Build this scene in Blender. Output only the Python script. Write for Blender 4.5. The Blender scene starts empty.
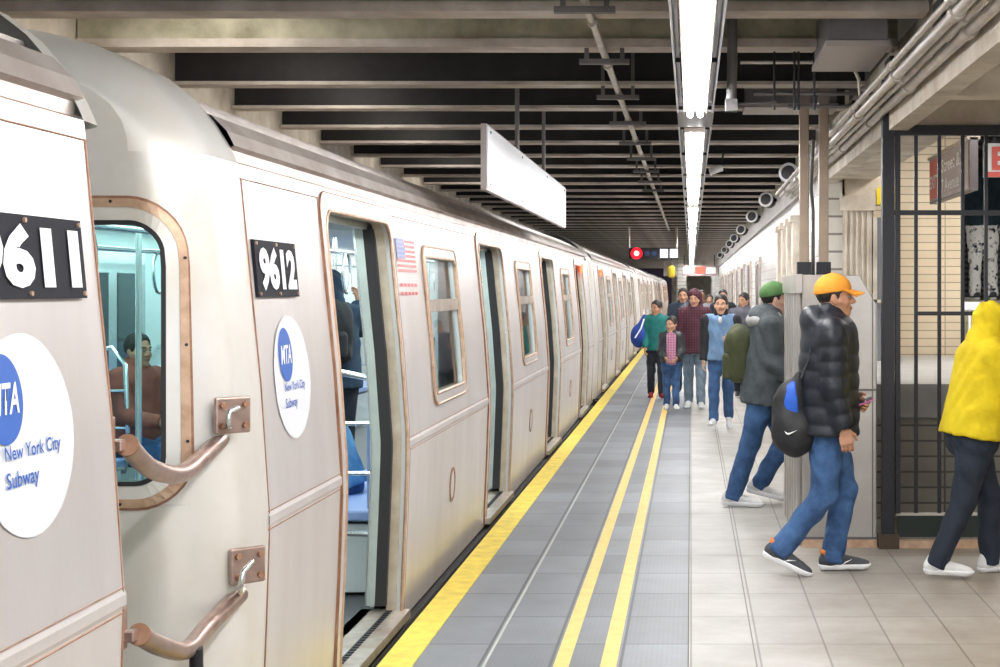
import bpy, bmesh, math, random
import numpy as np
from mathutils import Vector, Matrix
random.seed(7)
PI = math.pi
scene = bpy.context.scene
COL = scene.collection
# ------------------------------------------------------------------ camera, world, lights, exposure
F, VX, VY, EYE = 1600.0, 691.0, 290.0, 1.62
cam_d = bpy.data.cameras.new('camera'); cam = bpy.data.objects.new('camera', cam_d); COL.objects.link(cam)
cam.location = (0, 0, EYE); cam.rotation_euler = (PI / 2, 0, 0)
cam_d.sensor_width = 36; cam_d.lens = 36 * F / 1000
cam_d.shift_x = -(VX - 500) / 1000; cam_d.shift_y = -(333.5 - VY) / 1000
cam_d.clip_start = 0.05; cam_d.clip_end = 400
scene.camera = cam
world = bpy.data.worlds.new('world'); scene.world = world; world.use_nodes = True
world.node_tree.nodes['Background'].inputs[0].default_value = (0.95, 0.97, 1.0, 1)
world.node_tree.nodes['Background'].inputs[1].default_value = 1.05
scene.view_settings.view_transform = 'Standard'; scene.view_settings.look = 'None'
scene.view_settings.gamma = 1; scene.view_settings.use_curve_mapping = False
scene.view_settings.exposure = 0.85
scene.cycles.max_bounces = 7; scene.cycles.diffuse_bounces = 4; scene.cycles.glossy_bounces = 4
scene.cycles.transmission_bounces = 4; scene.cycles.transparent_max_bounces = 12
scene.cycles.caustics_reflective = False; scene.cycles.caustics_refractive = False
scene.cycles.sample_clamp_indirect = 6
def area_light(name, loc, sx, sy, power, color=(1, 1, 1), rot=(0, 0, 0)):
    d = bpy.data.lights.new(name, 'AREA'); d.shape = 'RECTANGLE'; d.size = sx; d.size_y = sy
    d.energy = power; d.color = color
    o = bpy.data.objects.new(name, d); COL.objects.link(o); o.location = loc; o.rotation_euler = rot
    return o
# the long fluorescent strip over the platform (it runs on behind the camera)
area_light('strip_light', (0.03, 1.5, 2.70), 0.14, 9.0, 50, (1, .98, .97))
for k, yy in enumerate((10, 20, 32, 46, 62, 80, 95)):
    area_light('strip_light', (0.03, yy, 2.70), 0.14, 8.0, 50 if k < 3 else 70, (1, .98, .97))
# added fill lights without fixtures: exit side, stairs, right-hand wall
area_light('wall_fill', (2.5, 6.0, 2.55), 0.3, 5.0, 35, (1, .95, .88))
area_light('stair_fill', (3.0, 14.0, 3.4), 1.2, 3.0, 85, (1, .96, .9))
area_light('wall_fill', (0.8, 42.0, 3.0), 0.12, 50.0, 85, (1, .98, .96))

# added fill lights over the track, hidden between beams to brighten the concrete
for yy in (6.0, 8.85, 10.4, 12.0, 13.4, 14.9, 17.9, 20.9): area_light('track_fill', (-2.75, yy, 3.42), .3, .3, 6, (1, .95, .86))
# ------------------------------------------------------------------ materials
MATS = {}
def mat(name, col, rough=.6, metal=0., bump=0., bscale=30., var=0., vscale=6., spec=.5, emit=0., alpha=None, stretch=(1, 1, 1), coat=0., var2=None):
    if name in MATS: return MATS[name]
    m = bpy.data.materials.new(name); MATS[name] = m; m.use_nodes = True
    nt = m.node_tree; b = nt.nodes['Principled BSDF']; L = nt.links
    c = (*col, 1)
    b.inputs['Base Color'].default_value = c; b.inputs['Roughness'].default_value = rough
    b.inputs['Metallic'].default_value = metal; b.inputs['Specular IOR Level'].default_value = spec
    b.inputs['Coat Weight'].default_value = coat
    if emit:
        b.inputs['Emission Color'].default_value = c; b.inputs['Emission Strength'].default_value = emit
    tc = nt.nodes.new('ShaderNodeTexCoord'); mp = nt.nodes.new('ShaderNodeMapping'); mp.inputs['Scale'].default_value = stretch
    L.new(tc.outputs['Object'], mp.inputs['Vector'])
    if var:
        n = nt.nodes.new('ShaderNodeTexNoise'); n.inputs['Scale'].default_value = vscale; n.inputs['Detail'].default_value = 5; n.inputs['Roughness'].default_value = .6
        L.new(mp.outputs[0], n.inputs['Vector'])
        r = nt.nodes.new('ShaderNodeValToRGB'); r.color_ramp.elements[0].position = .3; r.color_ramp.elements[1].position = .7
        d = var2 or tuple(x * (1 - var) for x in col)
        r.color_ramp.elements[0].color = (*d, 1); r.color_ramp.elements[1].color = (*[min(1, x * (1 + var * .3)) for x in col], 1)
        L.new(n.outputs['Fac'], r.inputs[0]); L.new(r.outputs[0], b.inputs['Base Color'])
    if bump:
        n2 = nt.nodes.new('ShaderNodeTexNoise'); n2.inputs['Scale'].default_value = bscale; n2.inputs['Detail'].default_value = 4
        L.new(mp.outputs[0], n2.inputs['Vector'])
        bp = nt.nodes.new('ShaderNodeBump'); bp.inputs['Strength'].default_value = bump; bp.inputs['Distance'].default_value = .01
        L.new(n2.outputs['Fac'], bp.inputs['Height']); L.new(bp.outputs[0], b.inputs['Normal'])
    return m
def emis(name, col, s):
    if name in MATS: return MATS[name]
    m = bpy.data.materials.new(name); MATS[name] = m; m.use_nodes = True; nt = m.node_tree
    nt.nodes.remove(nt.nodes['Principled BSDF']); e = nt.nodes.new('ShaderNodeEmission')
    e.inputs[0].default_value = (*col, 1); e.inputs[1].default_value = s
    nt.links.new(e.outputs[0], nt.nodes['Material Output'].inputs[0]); return m
def glassy(name, col, gl=.12):
    m = bpy.data.materials.new(name); MATS[name] = m; m.use_nodes = True; nt = m.node_tree
    nt.nodes.remove(nt.nodes['Principled BSDF'])
    t = nt.nodes.new('ShaderNodeBsdfTransparent'); t.inputs[0].default_value = (*col, 1)
    g = nt.nodes.new('ShaderNodeBsdfGlossy'); g.inputs['Roughness'].default_value = .03
    x = nt.nodes.new('ShaderNodeMixShader'); lw = nt.nodes.new('ShaderNodeLayerWeight'); lw.inputs[0].default_value = gl
    nt.links.new(lw.outputs['Fresnel'], x.inputs[0]); nt.links.new(t.outputs[0], x.inputs[1]); nt.links.new(g.outputs[0], x.inputs[2])
    nt.links.new(x.outputs[0], nt.nodes['Material Output'].inputs[0]); return m
def tile_mat(name, col, mortar, bw, bh, axis='xy', msize=.01, rough=.4, var=.15, offset=.5, noise=.25, bump=.2, spec=.5):
    m = bpy.data.materials.new(name); MATS[name] = m; m.use_nodes = True; nt = m.node_tree; L = nt.links
    b = nt.nodes['Principled BSDF']; b.inputs['Roughness'].default_value = rough; b.inputs['Specular IOR Level'].default_value = spec
    tc = nt.nodes.new('ShaderNodeTexCoord'); s = nt.nodes.new('ShaderNodeSeparateXYZ'); c = nt.nodes.new('ShaderNodeCombineXYZ')
    L.new(tc.outputs['Object'], s.inputs[0])
    a = {'x': 0, 'y': 1, 'z': 2}
    L.new(s.outputs[a[axis[0]]], c.inputs[0]); L.new(s.outputs[a[axis[1]]], c.inputs[1])
    br = nt.nodes.new('ShaderNodeTexBrick'); br.inputs['Scale'].default_value = 1; br.offset = offset
    br.inputs['Brick Width'].default_value = bw; br.inputs['Row Height'].default_value = bh; br.inputs['Mortar Size'].default_value = msize
    br.inputs['Mortar Smooth'].default_value = .3
    br.inputs['Color1'].default_value = (*col, 1); br.inputs['Color2'].default_value = (*[x * (1 - var) for x in col], 1); br.inputs['Mortar'].default_value = (*mortar, 1)
    L.new(c.outputs[0], br.inputs['Vector'])
    n = nt.nodes.new('ShaderNodeTexNoise'); n.inputs['Scale'].default_value = 1.7; n.inputs['Detail'].default_value = 8; n.inputs['Roughness'].default_value = .65
    L.new(tc.outputs['Object'], n.inputs['Vector'])
    r = nt.nodes.new('ShaderNodeValToRGB'); r.color_ramp.elements[0].position = .3; r.color_ramp.elements[1].position = .68
    k = 1 - noise; r.color_ramp.elements[0].color = (k, k * .96, k * .9, 1); r.color_ramp.elements[1].color = (1, 1, 1, 1)
    L.new(n.outputs['Fac'], r.inputs[0])
    mx = nt.nodes.new('ShaderNodeMix'); mx.data_type = 'RGBA'; mx.blend_type = 'MULTIPLY'; mx.inputs[0].default_value = 1
    L.new(br.outputs['Color'], mx.inputs[6]); L.new(r.outputs[0], mx.inputs[7]); L.new(mx.outputs[2], b.inputs['Base Color'])
    if bump:
        bp = nt.nodes.new('ShaderNodeBump'); bp.inputs['Strength'].default_value = bump; bp.inputs['Distance'].default_value = .004; bp.invert = True
        L.new(br.outputs['Fac'], bp.inputs['Height']); L.new(bp.outputs[0], b.inputs['Normal'])
    return m
def grid_mat(name, base, line, sp, w=.18, rough=.8, axes='xz', line2=None):
    """woven plaid: lines in two directions"""
    m = bpy.data.materials.new(name); MATS[name] = m; m.use_nodes = True; nt = m.node_tree; L = nt.links
    b = nt.nodes['Principled BSDF']; b.inputs['Roughness'].default_value = rough
    tc = nt.nodes.new('ShaderNodeTexCoord'); s = nt.nodes.new('ShaderNodeSeparateXYZ'); L.new(tc.outputs['Object'], s.inputs[0])
    outs = []
    for a in axes:
        i = 'xyz'.index(a)
        d = nt.nodes.new('ShaderNodeMath'); d.operation = 'DIVIDE'; d.inputs[1].default_value = sp; L.new(s.outputs[i], d.inputs[0])
        f = nt.nodes.new('ShaderNodeMath'); f.operation = 'FRACT'; L.new(d.outputs[0], f.inputs[0])
        g = nt.nodes.new('ShaderNodeMath'); g.operation = 'LESS_THAN'; g.inputs[1].default_value = w; L.new(f.outputs[0], g.inputs[0]); outs.append(g)
    a_ = nt.nodes.new('ShaderNodeMath'); a_.operation = 'ADD'; a_.use_clamp = True; L.new(outs[0].outputs[0], a_.inputs[0]); L.new(outs[1].outputs[0], a_.inputs[1])
    mx = nt.nodes.new('ShaderNodeMix'); mx.data_type = 'RGBA'; L.new(a_.outputs[0], mx.inputs[0])
    mx.inputs[6].default_value = (*base, 1); mx.inputs[7].default_value = (*line, 1); L.new(mx.outputs[2], b.inputs['Base Color'])
    return m

STEEL = mat('brushed_steel', (.80, .765, .755), .34, .55, .06, 60, .10, 2.2, stretch=(1, 1, .25), var2=(.70, .655, .635))
CAPM = mat('end_cap_paint', (.80, .79, .77), .30, .25, .03, 20, .08, 2.2, var2=(.72, .67, .58))
FRAME = mat('frame_steel', (.72, .67, .62), .3, .7, .05, 50, .2, 7, var2=(.52, .40, .30))
RUST = mat('rusty_trim', (.42, .24, .16), .5, .3, .1, 40, .4, 14, var2=(.26, .12, .06))
BRONZE = mat('bronze_trim', (.70, .50, .36), .35, .5, .05, 40, .3, 14, var2=(.5, .31, .2))
REVEAL = mat('reveal_steel', (.72, .64, .52), .35, .4, .05, 50, .2, 8, var2=(.55, .46, .34))
ROOFM = mat('roof_steel', (.62, .57, .53), .4, .5, .1, 20, .25, 4, var2=(.45, .38, .34))
HANDLE = mat('handle_metal', (.52, .38, .33), .36, .8, .05, 40, .3, 12)
RUBBER = mat('rubber', (.02, .02, .022), .6)
UNDER = mat('underframe', (.03, .028, .026), .8, .1)
TRAINGL = glassy('train_glass', (.52, .78, .76), .22)
PALEGL = glassy('pale_glass', (.80, .92, .92), .25)
BLACKP = mat('plate_black', (.015, .015, .022), .7, spec=.2)
WHITEP = mat('white_paint', (.88, .88, .9), .5)
BLUEP = mat('logo_blue', (.035, .12, .45), .5)
DECAL = mat('decal_pale', (.80, .82, .86), .35, .1)
FLAGR = mat('flag_red', (.80, .25, .25), .5); FLAGB = mat('flag_blue', (.28, .30, .55), .5)
INWALL = mat('interior_wall', (.75, .80, .80), .35)
INFLOOR = mat('interior_floor', (.10, .10, .11), .5, 0, 0, 30, .5, 90)
INCEIL = mat('interior_ceiling', (.85, .87, .87), .4)
INLIGHT = emis('interior_lamp', (.85, 1, .98), 7)
BENCH = mat('bench_blue', (.30, .42, .75), .4)
CHROME = mat('pole_steel', (.82, .84, .85), .2, .9)
SEAFOAM = mat('door_leaf', (.60, .68, .65), .3, .4, .03, 40, .15, 6)
CONC = mat('concrete', (.60, .57, .44), .9, 0, .8, 8, .45, 3, var2=(.22, .20, .13))
CONC2 = mat('concrete_pale', (.70, .64, .55), .85, 0, .3, 10, .3, 3, var2=(.45, .38, .30))
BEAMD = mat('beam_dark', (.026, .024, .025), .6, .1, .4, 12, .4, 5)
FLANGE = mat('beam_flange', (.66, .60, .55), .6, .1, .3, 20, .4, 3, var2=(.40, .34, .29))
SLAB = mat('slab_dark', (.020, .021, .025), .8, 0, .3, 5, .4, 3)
PIPE = mat('pipe_metal', (.62, .57, .51), .35, .5, .1, 30, .25, 9)
PIPED = mat('pipe_dark', (.16, .15, .15), .5, .4)
DARK = mat('dark_metal', (.024, .024, .030), .45, .3, .1, 30)
SSTEEL = mat('panel_steel', (.50, .48, .45), .32, .6, .04, 50, .15, 3, var2=(.42, .39, .36))
WTILE = tile_mat('wall_tile_white', (.80, .80, .79), (.52, .5, .48), .30, .15, 'yz', .008, .25, .06, .5, .15)
WTILE2 = tile_mat('wall_tile_front', (.74, .72, .66), (.25, .23, .2), .60, .165, 'xz', .012, .35, .08, 0, .2)
SIDING = tile_mat('tile_buff', (.92, .78, .58), (.45, .36, .25), .9, .085, 'xz', .006, .45, .06, 0, .12)
LOWTILE = tile_mat('tile_grimy', (.36, .345, .29), (.10, .095, .08), .6, .11, 'xz', .008, .5, .2, 0, .35)
LOUVER = tile_mat('louver_grey', (.16, .165, .17), (.03, .03, .03), 2.0, .07, 'xz', .02, .5, .3, 0, .3)
YEL = mat('edge_yellow', (.80, .62, .08), .7, 0, .3, 40, .25, 9, var2=(.60, .44, .08))
ORL = mat('line_amber', (.85, .55, .17), .6, 0, .1, 40, .15, 9)

# ------------------------------------------------------------------ object helpers
def link(name, me, m=None, parent=None):
    o = bpy.data.objects.new(name, me); COL.objects.link(o)
    if m is not None:
        for x in (m if isinstance(m, (list, tuple)) else [m]): me.materials.append(x)
    if parent is not None: o.parent = parent
    return o
class MB:
    """collects shapes into one mesh"""
    def __init__(s): s.v = []; s.f = []; s.m = []; s.sm = []
    def add(s, vs, fs, mi=0, smooth=False):
        n = len(s.v); s.v += [tuple(v) for v in vs]; s.f += [tuple(i + n for i in f) for f in fs]
        s.m += [mi] * len(fs); s.sm += [smooth] * len(fs); return s
    def box(s, x0, x1, y0, y1, z0, z1, mi=0):
        v = [(x, y, z) for x in (x0, x1) for y in (y0, y1) for z in (z0, z1)]
        return s.add(v, [(0, 1, 3, 2), (4, 6, 7, 5), (0, 4, 5, 1), (2, 3, 7, 6), (0, 2, 6, 4), (1, 5, 7, 3)], mi)
    def tube(s, pts, r, n=10, mi=0, caps=True, smooth=True):
        pts = [Vector(p) for p in pts]; rs = r if isinstance(r, (list, tuple)) else [r] * len(pts)
        vs = []; fs = []
        t0 = (pts[1] - pts[0]).normalized(); up = Vector((0, 0, 1)) if abs(t0.z) < .9 else Vector((1, 0, 0))
        a = t0.cross(up).normalized()
        for i, p in enumerate(pts):
            t = (pts[min(i + 1, len(pts) - 1)] - pts[max(i - 1, 0)]).normalized()
            a = (a - t * a.dot(t)).normalized(); b = t.cross(a)
            for k in range(n):
                th = 2 * PI * k / n; vs.append(p + (a * math.cos(th) + b * math.sin(th)) * rs[i])
        for i in range(len(pts) - 1):
            for k in range(n):
                k2 = (k + 1) % n; fs.append((i * n + k, i * n + k2, (i + 1) * n + k2, (i + 1) * n + k))
        s.add(vs, fs, mi, smooth)
        if caps:
            s.add(vs[:n], [tuple(range(n - 1, -1, -1))], mi); s.add(vs[-n:], [tuple(range(n))], mi)
        return s
    def ring(s, outer, inner, depth_vec, mi=0):
        """plate with a hole: outer and inner are point loops of the same length"""
        n = len(outer); d = Vector(depth_vec)
        vs = [Vector(p) for p in outer] + [Vector(p) for p in inner]; vs += [p + d for p in vs]
        fs = []
        for i in range(n):
            j = (i + 1) % n
            fs += [(i, j, n + j, n + i), (2 * n + i, 3 * n + i, 3 * n + j, 2 * n + j), (i, 2 * n + i, 2 * n + j, j), (n + i, n + j, 3 * n + j, 3 * n + i)]
        return s.add(vs, fs, mi)
    def plate(s, loop, depth_vec, mi=0):
        n = len(loop); d = Vector(depth_vec); vs = [Vector(p) for p in loop]; vs += [p + d for p in vs]
        fs = [tuple(range(n)), tuple(range(2 * n - 1, n - 1, -1))] + [(i, n + i, n + (i + 1) % n, (i + 1) % n) for i in range(n)]
        return s.add(vs, fs, mi)
    def build(s, name, m, parent=None, bevel=0, loc=None):
        me = bpy.data.meshes.new(name); me.from_pydata(s.v, [], s.f)
        me.polygons.foreach_set('material_index', s.m); me.polygons.foreach_set('use_smooth', s.sm)
        bm = bmesh.new(); bm.from_mesh(me); bmesh.ops.recalc_face_normals(bm, faces=bm.faces)
        bm.to_mesh(me); bm.free(); me.update()
        o = link(name, me, m, parent)
        if bevel:
            md = o.modifiers.new('bevel', 'BEVEL'); md.width = bevel; md.segments = 2; md.limit_method = 'ANGLE'
        if loc is not None: o.location = loc
        return o
def empty(name, loc=(0, 0, 0), rz=0., parent=None):
    o = bpy.data.objects.new(name, None); COL.objects.link(o); o.location = loc; o.rotation_euler = (0, 0, rz)
    o.empty_display_size = .1
    if parent is not None: o.parent = parent
    return o
def tag(o, label=None, cat=None, group=None, kind=None):
    if label: o['label'] = label
    if cat: o['category'] = cat
    if group: o['group'] = group
    if kind: o['kind'] = kind
    return o
def struct(o): o['kind'] = 'structure'; return o
def kids(o): return [c for c in bpy.data.objects if c.parent == o]
def copy_tree(o, parent=None):
    c = o.copy(); COL.objects.link(c); c.parent = parent
    for ch in kids(o): copy_tree(ch, c)
    return c
def rrect(y0, y1, z0, z1, r, n=6):
    """rounded rectangle loop as (u, v)"""
    out = []
    for cy, cz, a0 in ((y1 - r, z1 - r, 0), (y0 + r, z1 - r, PI / 2), (y0 + r, z0 + r, PI), (y1 - r, z0 + r, 3 * PI / 2)):
        for k in range(n + 1):
            a = a0 + PI / 2 * k / n; out.append((cy + r * math.cos(a), cz + r * math.sin(a)))
    return out
def rrd(y0, y1, z0, z1, r, n=8, m=8):
    """rounded rectangle with points along its straight edges too"""
    c = rrect(y0, y1, z0, z1, r, n); out = []; s = n + 1
    for q in range(4):
        out += c[q * s:(q + 1) * s]; a = c[(q + 1) * s - 1]; b = c[((q + 1) * s) % (4 * s)]
        out += [(a[0] + (b[0] - a[0]) * k / m, a[1] + (b[1] - a[1]) * k / m) for k in range(1, m)]
    return out
def text_mesh(txt, size, bold=0., sx=1.):
    cu = bpy.data.curves.new('t', 'FONT'); cu.body = txt; cu.size = size; cu.offset = bold; cu.resolution_u = 3
    o = bpy.data.objects.new('t', cu); COL.objects.link(o)
    dg = bpy.context.evaluated_depsgraph_get(); me = bpy.data.meshes.new_from_object(o.evaluated_get(dg))
    bpy.data.objects.remove(o)
    for v in me.vertices: v.co.x *= sx
    return me
# ------------------------------------------------------------------ signed-distance sculpting (surface nets)
class SDF:
    def __init__(s, h): s.h = h; s.ops = []
    def cap(s, a, b, ra, rb=None, k=.02, sx=1., sy=1., cut=False, op='add', quilt=0., qp=.09, cuta=False):
        rb = ra if rb is None else rb; a = np.array(a, float); b = np.array(b, float)
        R = max(ra, rb) + quilt; ex = np.array([R * sx, R * sy, R])
        lo = np.minimum(a, b) - ex; hi = np.maximum(a, b) + ex
        sc = np.array([1 / sx, 1 / sy, 1]); A = a * sc; B = b * sc; ab = B - A; L2 = max((ab ** 2).sum(), 1e-9); L = math.sqrt(L2)
        u = ab / L; ln = np.linalg.norm(b - a)
        def f(P):
            Q = [P[i] * sc[i] - A[i] for i in range(3)]
            tt = (Q[0] * ab[0] + Q[1] * ab[1] + Q[2] * ab[2]) / L2; t = np.clip(tt, 0, 1)
            d = np.sqrt((Q[0] - t * ab[0]) ** 2 + (Q[1] - t * ab[1]) ** 2 + (Q[2] - t * ab[2]) ** 2) - (ra + (rb - ra) * t)
            if quilt: d = d - quilt * np.sqrt(np.abs(np.sin(PI * t * ln / qp)))
            if cut: d = np.maximum(d, (tt - 1) * L)
            if cuta: d = np.maximum(d, -tt * L)
            return d
        s.ops.append((f, lo, hi, k, op)); return s
    def ell(s, c, r, k=.02, rot=None, op='add'):
        c = np.array(c, float); r = np.array(r, float); R = np.array(rot if rot is not None else np.eye(3))
        e = np.sqrt(((R * r) ** 2).sum(1)); m = r.min()
        def f(P):
            q = [P[i] - c[i] for i in range(3)]
            l = [(q[0] * R[0, i] + q[1] * R[1, i] + q[2] * R[2, i]) for i in range(3)]
            k0 = np.sqrt(sum((l[i] / r[i]) ** 2 for i in range(3))); k1 = np.sqrt(sum((l[i] / r[i] ** 2) ** 2 for i in range(3))) + 1e-9
            return k0 * (k0 - 1) / k1
        s.ops.append((f, c - e, c + e, k, op)); return s
    def box(s, c, r, rd=.01, k=.01, rot=None, op='add'):
        c = np.array(c, float); r = np.array(r, float) - rd; R = np.array(rot if rot is not None else np.eye(3))
        e = np.abs(R) @ (r + rd)
        def f(P):
            q = [P[i] - c[i] for i in range(3)]
            l = [np.abs(q[0] * R[0, i] + q[1] * R[1, i] + q[2] * R[2, i]) - r[i] for i in range(3)]
            o = np.sqrt(sum(np.maximum(x, 0) ** 2 for x in l)); return o + np.minimum(np.maximum(l[0], np.maximum(l[1], l[2])), 0) - rd
        s.ops.append((f, c - e, c + e, k, op)); return s
    def plane(s, p, n, reach=5.):
        """keep the side where dot(x-p, n) < 0"""
        p = np.array(p, float); n = np.array(n, float); n /= np.linalg.norm(n)
        s.ops.append((lambda P: (P[0] - p[0]) * n[0] + (P[1] - p[1]) * n[1] + (P[2] - p[2]) * n[2], None, None, 0, 'int')); return s
    def warp(s, fn):
        s.ops.append((fn, None, None, 0, 'warp')); return s
    def mesh(s):
        h = s.h; A = [o for o in s.ops if o[4] == 'add']
        lo = np.min([o[1] for o in A], 0) - 3 * h - .01; hi = np.max([o[2] for o in A], 0) + 3 * h + .01
        n = np.ceil((hi - lo) / h).astype(int) + 1
        ax = [lo[i] + h * np.arange(n[i]) for i in range(3)]
        G = np.full(tuple(n), 1.0)
        for f, l, u, k, op in s.ops:
            if l is None: sl = (slice(None),) * 3
            else:
                mg = k + 3 * h + .02
                i0 = np.clip(((l - mg - lo) / h).astype(int), 0, n - 1); i1 = np.clip(((u + mg - lo) / h).astype(int) + 2, 1, n)
                sl = tuple(slice(i0[i], i1[i]) for i in range(3))
            P = (ax[0][sl[0]][:, None, None], ax[1][sl[1]][None, :, None], ax[2][sl[2]][None, None, :])
            g = G[sl]
            if op == 'warp': G[sl] = g + f(P); continue
            d = f(P) + np.zeros_like(g)
            if op == 'int': G[sl] = np.maximum(g, d); continue
            if op == 'sub': d = -d
            sgn = -1 if op == 'sub' else 1
            if k > 0:
                hh = np.maximum(k - np.abs(g - d), 0) / k
                res = (np.minimum(g, d) - hh * hh * k * .25) if sgn == 1 else (np.maximum(g, d) + hh * hh * k * .25)
            else: res = np.minimum(g, d) if sgn == 1 else np.maximum(g, d)
            G[sl] = res
        return surface_nets(G, lo, h)
def surface_nets(G, lo, h):
    S = G < 0; nx, ny, nz = G.shape
    c = np.zeros((nx - 1, ny - 1, nz - 1), int)
    for dx in (0, 1):
        for dy in (0, 1):
            for dz in (0, 1): c += S[dx:nx - 1 + dx, dy:ny - 1 + dy, dz:nz - 1 + dz]
    act = (c > 0) & (c < 8); idx = np.argwhere(act)
    if len(idx) == 0: return np.zeros((0, 3)), []
    vid = np.full(act.shape, -1); vid[act] = np.arange(len(idx))
    acc = np.zeros((len(idx), 3)); cnt = np.zeros(len(idx))
    X, Y, Z = idx.T
    for a in range(3):
        for u in (0, 1):
            for v in (0, 1):
                o = [0, 0, 0]; b1, b2 = [i for i in range(3) if i != a]; o[b1] = u; o[b2] = v
                g0 = G[X + o[0], Y + o[1], Z + o[2]]; e = [0, 0, 0]; e[a] = 1
                g1 = G[X + o[0] + e[0], Y + o[1] + e[1], Z + o[2] + e[2]]
                m = (g0 < 0) != (g1 < 0); t = np.where(m, g0 / np.where(m, g0 - g1, 1), 0)
                p = np.stack([np.full(len(t), float(o[i])) for i in range(3)], 1); p[:, a] += t
                acc += p * m[:, None]; cnt += m
    V = (idx + acc / cnt[:, None]) * h + lo
    Fs = []
    for a in range(3):
        b1, b2 = [(1, 2), (2, 0), (0, 1)][a]
        s0 = [slice(None)] * 3; s1 = [slice(None)] * 3; s0[a] = slice(0, -1); s1[a] = slice(1, None)
        ch = S[tuple(s0)] != S[tuple(s1)]
        q = np.argwhere(ch); ok = (q[:, b1] > 0) & (q[:, b2] > 0) & (q[:, b1] < G.shape[b1] - 1) & (q[:, b2] < G.shape[b2] - 1); q = q[ok]
        ins = S[tuple(q.T)]
        def at(d1, d2):
            r = q.copy(); r[:, b1] -= d1; r[:, b2] -= d2; return vid[tuple(r.T)]
        quad = np.stack([at(1, 1), at(0, 1), at(0, 0), at(1, 0)], 1)
        quad[~ins] = quad[~ins][:, ::-1]; Fs.append(quad)
    return V, np.concatenate(Fs)
def sdf_obj(name, parts, m, parent, xf=None):
    """one object from one or more SDFs (each may carry its own transform)"""
    vs = []; fs = []; n = 0
    for p in parts:
        sd, T = p if isinstance(p, tuple) else (p, None)
        V, Q = sd.mesh()
        if len(V) == 0: continue
        if T is not None:
            M = np.array(T); V = V @ M[:3, :3].T + M[:3, 3]
        vs.append(V); fs.append(np.array(Q) + n); n += len(V)
    V = np.concatenate(vs); Q = np.concatenate(fs)
    me = bpy.data.meshes.new(name); me.vertices.add(len(V)); me.vertices.foreach_set('co', V.astype(np.float32).ravel())
    me.loops.add(len(Q) * 4); me.loops.foreach_set('vertex_index', Q.astype(np.int32).ravel())
    me.polygons.add(len(Q)); me.polygons.foreach_set('loop_start', np.arange(0, len(Q) * 4, 4, dtype=np.int32))
    me.polygons.foreach_set('use_smooth', np.ones(len(Q), bool)); me.update(calc_edges=True); me.validate()
    return link(name, me, m, parent)

# ------------------------------------------------------------------ people
def skin(n, c): return mat('skin_' + n, c, .5, 0, .05, 60, .06, 9)
SK_TAN = skin('tan', (.50, .26, .16)); SK_FAIR = skin('fair', (.70, .42, .32)); SK_MID = skin('mid', (.56, .31, .20))
HAIRB = mat('hair_black', (.018, .013, .011), .5, 0, .6, 90, .4, 60, stretch=(1, 1, .2)); HAIRY = mat('hair_blond', (.70, .58, .25), .5, 0, .6, 60, .3, 50)
EYEW = mat('eye_white', (.42, .38, .35), .5, spec=.2); EYED = mat('eye_dark', (.03, .018, .012), .2); LIP = mat('lips', (.38, .16, .12), .6)
def cloth(n, c, rough=.85, b=.5, bs=25, v=.25, vs=12, **k): return mat('cloth_' + n, c, rough, 0, b, bs, v, vs, **k)
JEANS = cloth('denim_blue', (.06, .14, .31), .85, .6, 30, .4, 9, var2=(.018, .05, .135))
JEANS2 = cloth('denim_mid', (.05, .125, .28), .85, .6, 30, .35, 8, var2=(.018, .05, .13))
JEANSF = cloth('denim_faded', (.20, .27, .35), .85, .5, 30, .45, 10)
JEANSD = cloth('denim_dark', (.012, .020, .036), .8, .5, 30, .4, 8)
def euler(rx, ry, rz): return np.array(Matrix.Rotation(rz, 3, 'Z') @ Matrix.Rotation(ry, 3, 'Y') @ Matrix.Rotation(rx, 3, 'X'))
def R4(p, R, s=1.):
    M = np.eye(4); M[:3, :3] = R * s; M[:3, 3] = p; return M
def head_sdf(h):
    s = SDF(h)
    s.ell((0, -.014, .036), (.076, .094, .084)); s.ell((0, .018, -.03), (.060, .068, .088), .03)
    s.ell((0, .058, -.094), (.026, .024, .020), .03)
    for q in (-1, 1):
        s.cap((q * .052, -.004, -.05), (q * .018, .055, -.098), .018, .016, .025)
        s.ell((q * .040, .055, -.03), (.024, .024, .024), .025)
        s.cap((q * .045, .070, .027), (q * .010, .084, .022), .010, .009, .015)
        s.cap((q * .062, .03, -.02), (q * .06, -.0, -.02), .016, .016, .02)
        s.ell((q * .032, .094, .007), (.015, .014, .010), .012, op='sub')
        s.ell((q * .079, -.008, -.008), (.010, .019, .031), .008, rot=euler(.15, 0, q * .35))
        s.ell((q * .012, .094, -.031), (.010, .011, .009), .008)
    s.cap((0, .084, .012), (0, .108, -.024), .008, .0125, .014)
    s.cap((-.016, .085, -.056), (.016, .085, -.056), .007, .007, .01); s.cap((-.014, .083, -.069), (.014, .083, -.069), .008, .008, .01)
    s.cap((0, -.022, -.06), (0, -.045, -.20), .052, .058, .03)
    return s
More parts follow.
